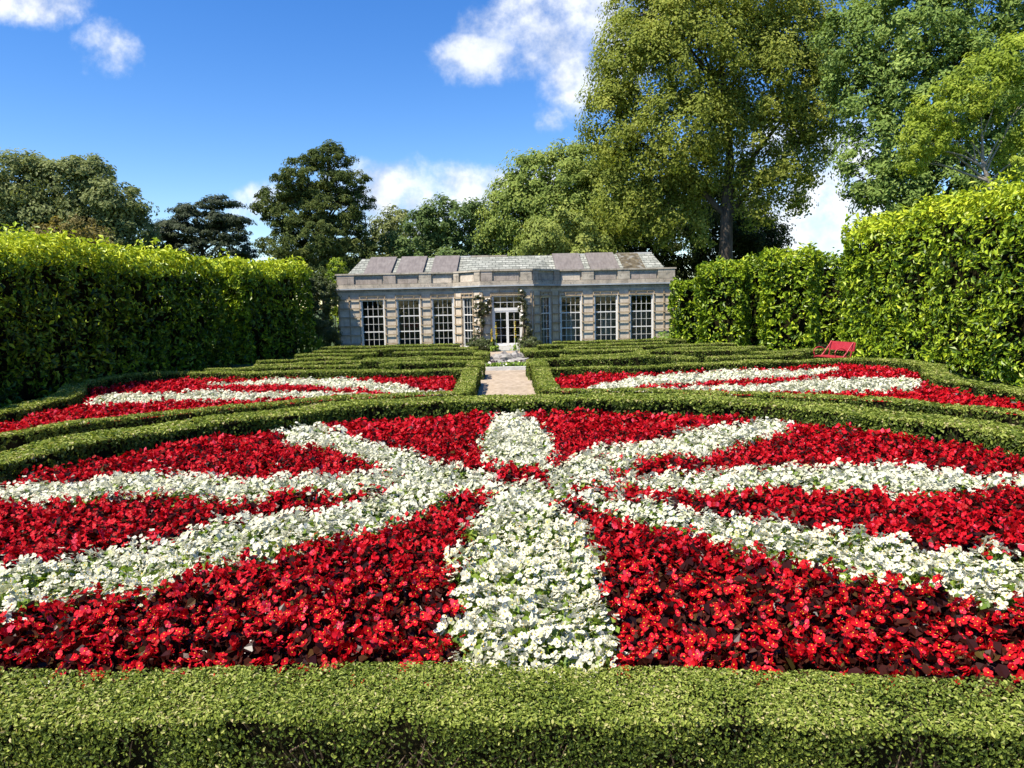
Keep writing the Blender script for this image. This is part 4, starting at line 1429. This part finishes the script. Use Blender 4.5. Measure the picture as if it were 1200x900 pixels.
tree('small_tree', 'bright yellow green small tree with pale bare limbs poking above the right hedge', (18.25, 28), 28,
     [(16.53, 8.93, 1.3, .9), (17.76, 9.82, 1.4, 1.05), (19.22, 9.04, 1.13, 1.78), (15.69, 7.94, 1.0, .72), (16.7, 7.9, .8, .5), (18.83, 10.47, 1.45, 1.03), (15.5, 7.11, .66, .4), (19.3, 7.2, .8, .75)],
     'c_bright', .34, .17, 40, .13, 112, bark='palebark', dens=1.4,
     trunk_pts=[(18.3, 28, -.1), (18.25, 28, 6.3), (17.97, 28, 6.9), (17.85, 28, 8.2)],
     extra=[((17.97, 28, 6.85), (17.41, 27.8, 7.1), .055, .04), ((17.41, 27.8, 7.1), (16.2, 27.6, 7.4), .04, .02), ((18.0, 28, 6.8), (18.3, 27.7, 7.8), .05, .02), ((17.6, 27.9, 7.0), (17.3, 27.6, 8.0), .03, .012)])


# ------------------------------------------------------------------ shrubs and climbers by the building
def bush(name, label, cat, base, lobes, Y, mat, rc, leaf, m, seed, group=None, stems=True, flowers=None, bloomn=0, aspect=.5, **kw):
    rng = np.random.default_rng(seed)
    root = empty(name, (base[0], base[1], 0), label, cat, group)
    org = (base[0], base[1], 0)
    P, N, S, tint = crown_points(lobes, Y, rc, leaf, m, rng, **kw)
    P[:, 2] = np.maximum(P[:, 2], .03)
    f = MB()
    leaf4(f, P, N, S, mat, tint, rng, aspect=aspect)
    f.build('foliage', root, org)
    if stems:
        s = MB()
        for (x, z, rx, rz) in lobes:
            limb(s, (base[0] + rng.normal() * .05, base[1], 0), (x, Y, z), .028, .01, rng, 'twig', n=6, seg=6)
        s.build('stem', root, org)
    if bloomn:
        b = MB()
        k = rng.choice(len(P), bloomn)
        leaf6(b, P[k] + np.array([0, -.06, .03]), unit(N[k] + np.array([-.3, -1, .4])), .09, flowers, rng.random(bloomn), rng, aspect=1)
        leaf6(b, P[k] + np.array([.02, -.07, .04]), unit(N[k] + np.array([.3, -1, .4])), .07, flowers, rng.random(bloomn), rng, aspect=1)
        b.build('blooms', root, org)
    return root


bush('shrub', 'loose variegated shrub filling the gap between left hedge and building', 'shrub', (-8.95, 36.3),
     [(-8.77, 2.84, .67, .84), (-9.08, 1.61, .75, .92), (-8.55, .76, .6, .67), (-9.3, 3.0, .6, .7)], 36.3, 'shrub', .22, .15, 40, 201, fill=.4)
bush('shrub', 'wispy reddish tipped shrub reaching up to the left roof corner', 'shrub', (-8.6, 38.6),
     [(-8.5, 4.2, .4, .6), (-8.75, 3.6, .4, .5), (-8.6, 2.6, .5, .9), (-8.6, 1.2, .5, 1.0)], 38.6, 'laurel', .18, .13, 26, 202)
bush('climber', 'climbing rose with pale blooms on the left front corner of the bay', 'climbing plant', (-1.18, 35.35),
     [(-1.01, 1.98, .38, .34), (-1.2, 2.35, .28, .3), (-.75, 2.22, .30, .26), (-1.15, 1.33, .2, .41), (-1.22, .64, .18, .49)], 35.25, 'creeper', .12, .10, 34, 203, flowers='rose', bloomn=26, depthf=.5, dens=1.1)
bush('climber', 'thin leafy climber right of the bay door', 'climbing plant', (.98, 35.4),
     [(.88, 2.63, .18, .3), (.91, 2.02, .2, .4), (.98, 1.37, .22, .4), (1.15, .95, .22, .35), (.86, .48, .17, .33)], 35.28, 'creeper', .11, .10, 32, 204, flowers='rose', bloomn=12, depthf=.6, dens=1.1)
bush('shrub', 'low leafy shrub at the foot of the bay, left of the door', 'shrub', (-1.1, 34.7),
     [(-1.15, .35, .56, .3), (-.66, .3, .36, .34)], 34.7, 'shrub', .14, .11, 36, 205, fill=.3)
bush('shrub', 'low leafy shrub at the foot of the bay, right of the door', 'shrub', (1.25, 34.8),
     [(.95, .28, .28, .36), (1.35, .3, .4, .28)], 34.8, 'shrub', .14, .11, 36, 206, fill=.3)
bush('fern_shrub', 'low pale fern between the last window and the narrow hedge block', 'shrub', (7.9, 36.3),
     [(7.85, .35, .35, .3), (7.6, .25, .3, .22)], 36.3, 'lime', .14, .13, 34, 207, aspect=.25)


def spiky(name, label, base, n, length, mat, seed):
    rng = np.random.default_rng(seed)
    mb = MB()
    for i in range(n):
        a = rng.random() * 6.283
        el = rng.uniform(.25, 1.35)
        L = length * rng.uniform(.7, 1.1)
        d = np.array([math.cos(a) * math.cos(el), math.sin(a) * math.cos(el), math.sin(el)])
        side = np.array([-math.sin(a), math.cos(a), 0])
        ps = []
        for t in (0, .35, .7, 1):
            p = np.array([base[0], base[1], .25]) + d * L * t - np.array([0, 0, 1]) * (t ** 2) * L * .25
            w = .035 * (1 - t) + .004
            ps += [p - side * w, p + side * w]
        mb.add(ps, [(0, 1, 3, 2), (2, 3, 5, 4), (4, 5, 7, 6)], mat, rng.random(3) * .3 + .5)
    mb.tube([(base[0], base[1], 0), (base[0], base[1], .3)], .07, 'twig')
    o = mb.build(name, origin=(base[0], base[1], 0))
    return tag(o, label, 'plant')


spiky('yucca_plant', 'spiky yellow green yucca at the foot of the variegated shrub', (-8.9, 35.6), 70, .95, 'lime', 210)


def mullein(x, y, h, seed, lab):
    rng = np.random.default_rng(seed)
    root = empty('mullein_plant', (x, y, 0), lab, 'plant', 'yellow flower spikes by the door')
    s = MB()
    s.tube([(x, y, 0), (x + .02, y, h * .5), (x - .01, y, h)], [.015, .012, .006], 'lime')
    n = 26
    P = np.c_[x + rng.normal(size=n) * .09, y + rng.normal(size=n) * .09, rng.uniform(.05, .3, n)]
    leaf4(s, P, unit(rng.normal(size=(n, 3)) + np.array([0, 0, 1.2])), .16, 'lime', rng.random(n), rng)
    s.build('stem', root, (x, y, 0))
    f = MB()
    n = 60
    P = np.c_[x + rng.normal(size=n) * .022, y + rng.normal(size=n) * .022, rng.uniform(h * .45, h, n)]
    leaf4(f, P, unit(rng.normal(size=(n, 3))), .055, 'yellow', rng.random(n), rng, aspect=.9)
    f.build('flower_spike', root, (x, y, 0))


mullein(-.36, 34.3, 1.35, 1, 'tall yellow flower spike in front of the left door leaf')
mullein(-.56, 34.2, 1.05, 2, 'short yellow flower spike, leftmost by the door')
mullein(.52, 34.2, 1.40, 3, 'tallest yellow flower spike right of the door')


# ------------------------------------------------------------------ rockery
def rock(x, y, r, h, seed, lab):
    rng = np.random.default_rng(seed)
    nu, nv = 12, 7
    V = []
    for j in range(nv + 1):
        ph = math.pi * j / nv
        for i in range(nu):
            a = 2 * math.pi * i / nu
            V.append((math.sin(ph) * math.cos(a), math.sin(ph) * math.sin(a), math.cos(ph)))
    V = np.array(V)
    V = V * (1 + .9 * vnoise(V * 1.7 + seed * 3.3) + .5 * vnoise(V * 3.9 + seed))[:, None]
    V = V * np.array([r, r * .8, h * .62]) + np.array([x, y, h * .42])
    F = []
    for j in range(nv):
        for i in range(nu):
            F.append((j * nu + i, (j + 1) * nu + i, (j + 1) * nu + (i + 1) % nu, j * nu + (i + 1) % nu))
    mb = MB()
    mb.add(V, F, 'rock', smooth=False)
    o = mb.build('rock', origin=(x, y, 0))
    tag(o, lab, 'rock', 'rocks of the rockery at the path end')


rocks = [(-.35, 26.3, .34, .26, 'grey rock at the left front of the rockery'), (.05, 26.6, .32, .34, 'pale domed rock in the middle front of the rockery'), (.48, 26.3, .36, .28, 'broad grey rock at the right front of the rockery'),
         (-.2, 27.4, .36, .42, 'tallest grey rock at the left back of the rockery'), (.3, 27.3, .34, .40, 'upright grey rock in the right back of the rockery'), (.62, 27.6, .28, .36, 'small grey rock at the far right of the rockery'), (-.55, 27.2, .24, .28, 'small grey rock at the far left of the rockery')]
for i, (x, y, r, h, lab) in enumerate(rocks):
    rock(x, y, r, h, 31 + i, lab)
flat('rockery_soil', [(-.62, 24.62), (.72, 24.62), (.75, 28.6), (-.6, 28.6)], .010, 'soil')
km = MB()
km.box(-.62, .72, 24.45, 24.60, 0, .12, 'palestone')
ko = km.build('stone_kerb', origin=(0, 24.5, 0))
tag(ko, 'pale stone kerb along the front of the rockery', 'kerb')
for i, (x, y, mat, lab) in enumerate([(-.48, 24.95, 'lime', 'bright green low plant at the left end of the rockery kerb'), (-.2, 25.15, 'lime', 'bright green low plant second from the left by the rockery kerb'),
                                      (.1, 25.0, 'lime', 'bright green low plant in the middle of the rockery kerb'), (.36, 25.2, 'lime', 'bright green low plant right of the middle by the rockery kerb'),
                                      (.6, 24.98, 'lime', 'bright green low plant at the right end of the rockery kerb'), (-.42, 25.8, 'heuchera', 'dark purple leaved plant at the left of the rockery'),
                                      (.52, 25.75, 'heuchera', 'dark purple leaved plant at the right of the rockery')]):
    rng = np.random.default_rng(300 + i)
    n = 90
    a, r = rng.random(n) * 6.283, .2 * np.sqrt(rng.random(n))
    P = np.c_[x + r * np.cos(a), y + r * np.sin(a), .05 + .17 * rng.random(n)]
    mb = MB()
    leaf4(mb, P, unit(np.c_[np.cos(a) * .5, np.sin(a) * .5, np.ones(n)] + rng.normal(size=(n, 3)) * .4), .10, mat, rng.random(n), rng, aspect=.6)
    if mat == 'lime':
        leaf4(mb, P[:5] + np.array([0, 0, .06]), unit(rng.normal(size=(5, 3)) + np.array([0, -.5, 1])), .08, 'rose', rng.random(5), rng, aspect=.9)
    tag(mb.build('low_plant', origin=(x, y, 0)), lab, 'plant', 'low plants of the rockery')


# ------------------------------------------------------------------ red bench
def bench():
    c = np.array([10.05, 22.3])
    face = np.array([-.98, -.2])
    face = face / np.linalg.norm(face)
    ld = np.array([-face[1], face[0]])          # along the bench
    if ld[0] < 0:
        ld = -ld
    root = empty('park_bench', (c[0], c[1], 0), 'red painted iron and slat garden bench in front of the right tall hedge', 'bench')

    def P(l, f, z):
        l, f, z = l * .80, f * .80, z * .88
        q = c + ld * l + face * f
        return (q[0], q[1], z)

    def fr(V):
        V = np.asarray(V, float)
        return np.array([P(*v) for v in V])
    org = (c[0], c[1], 0)
    for k in range(4):
        s = MB()
        s.box(-.72, .72, -.14 + k * .14, -.03 + k * .14, .44, .475, 'redpaint', fr)
        s.build('seat_slat', root, org)
    b = MB()
    V = []
    for (f0, z) in ((-.24, .66), (-.30, .96)):
        for l in (-.74, .74):
            V += [P(l, f0, z), P(l, f0 - .035, z)]
    b.add(V, [(0, 2, 6, 4), (1, 5, 7, 3), (0, 4, 5, 1), (2, 3, 7, 6), (4, 6, 7, 5), (0, 1, 3, 2)], 'redpaint')
    bo = b.build('backrest', root, org)
    q = MB()
    a = np.linspace(0, 2 * np.pi, 14, endpoint=False)
    V = [P(.06 * math.cos(t), -.262 + .003 - .0 - (.81 + .055 * math.sin(t) - .66) * .2 + .012, .81 + .055 * math.sin(t)) for t in a]
    q.add(V, [tuple(range(14))], 'plaque')
    q.build('plaque', bo, org)
    for l in (-.64, .64):
        e = MB()
        e.tube([P(l, .34, .0), P(l, .16, .44), P(l, -.02, .62), P(l, -.30, .97)], .02, 'redpaint', seg=6)
        e.tube([P(l, -.34, .0), P(l, -.20, .30), P(l, -.17, .44), P(l, -.24, .70)], .02, 'redpaint', seg=6)
        e.tube([P(l, -.2, .425), P(l, .46, .425)], .018, 'redpaint', seg=6)
        e.build('leg_frame', root, org)
        g = MB()
        t = np.linspace(-.4, math.pi + .9, 14)
        pts = [P(l, .24 + .24 * math.cos(x), .60 + .17 * math.sin(x)) for x in t]
        g.tube(pts, .016, 'redpaint', seg=6)
        g.tube([P(l, .46, .55), P(l, .42, .43)], .016, 'redpaint', seg=6)
        g.build('armrest', root, org)


bench()
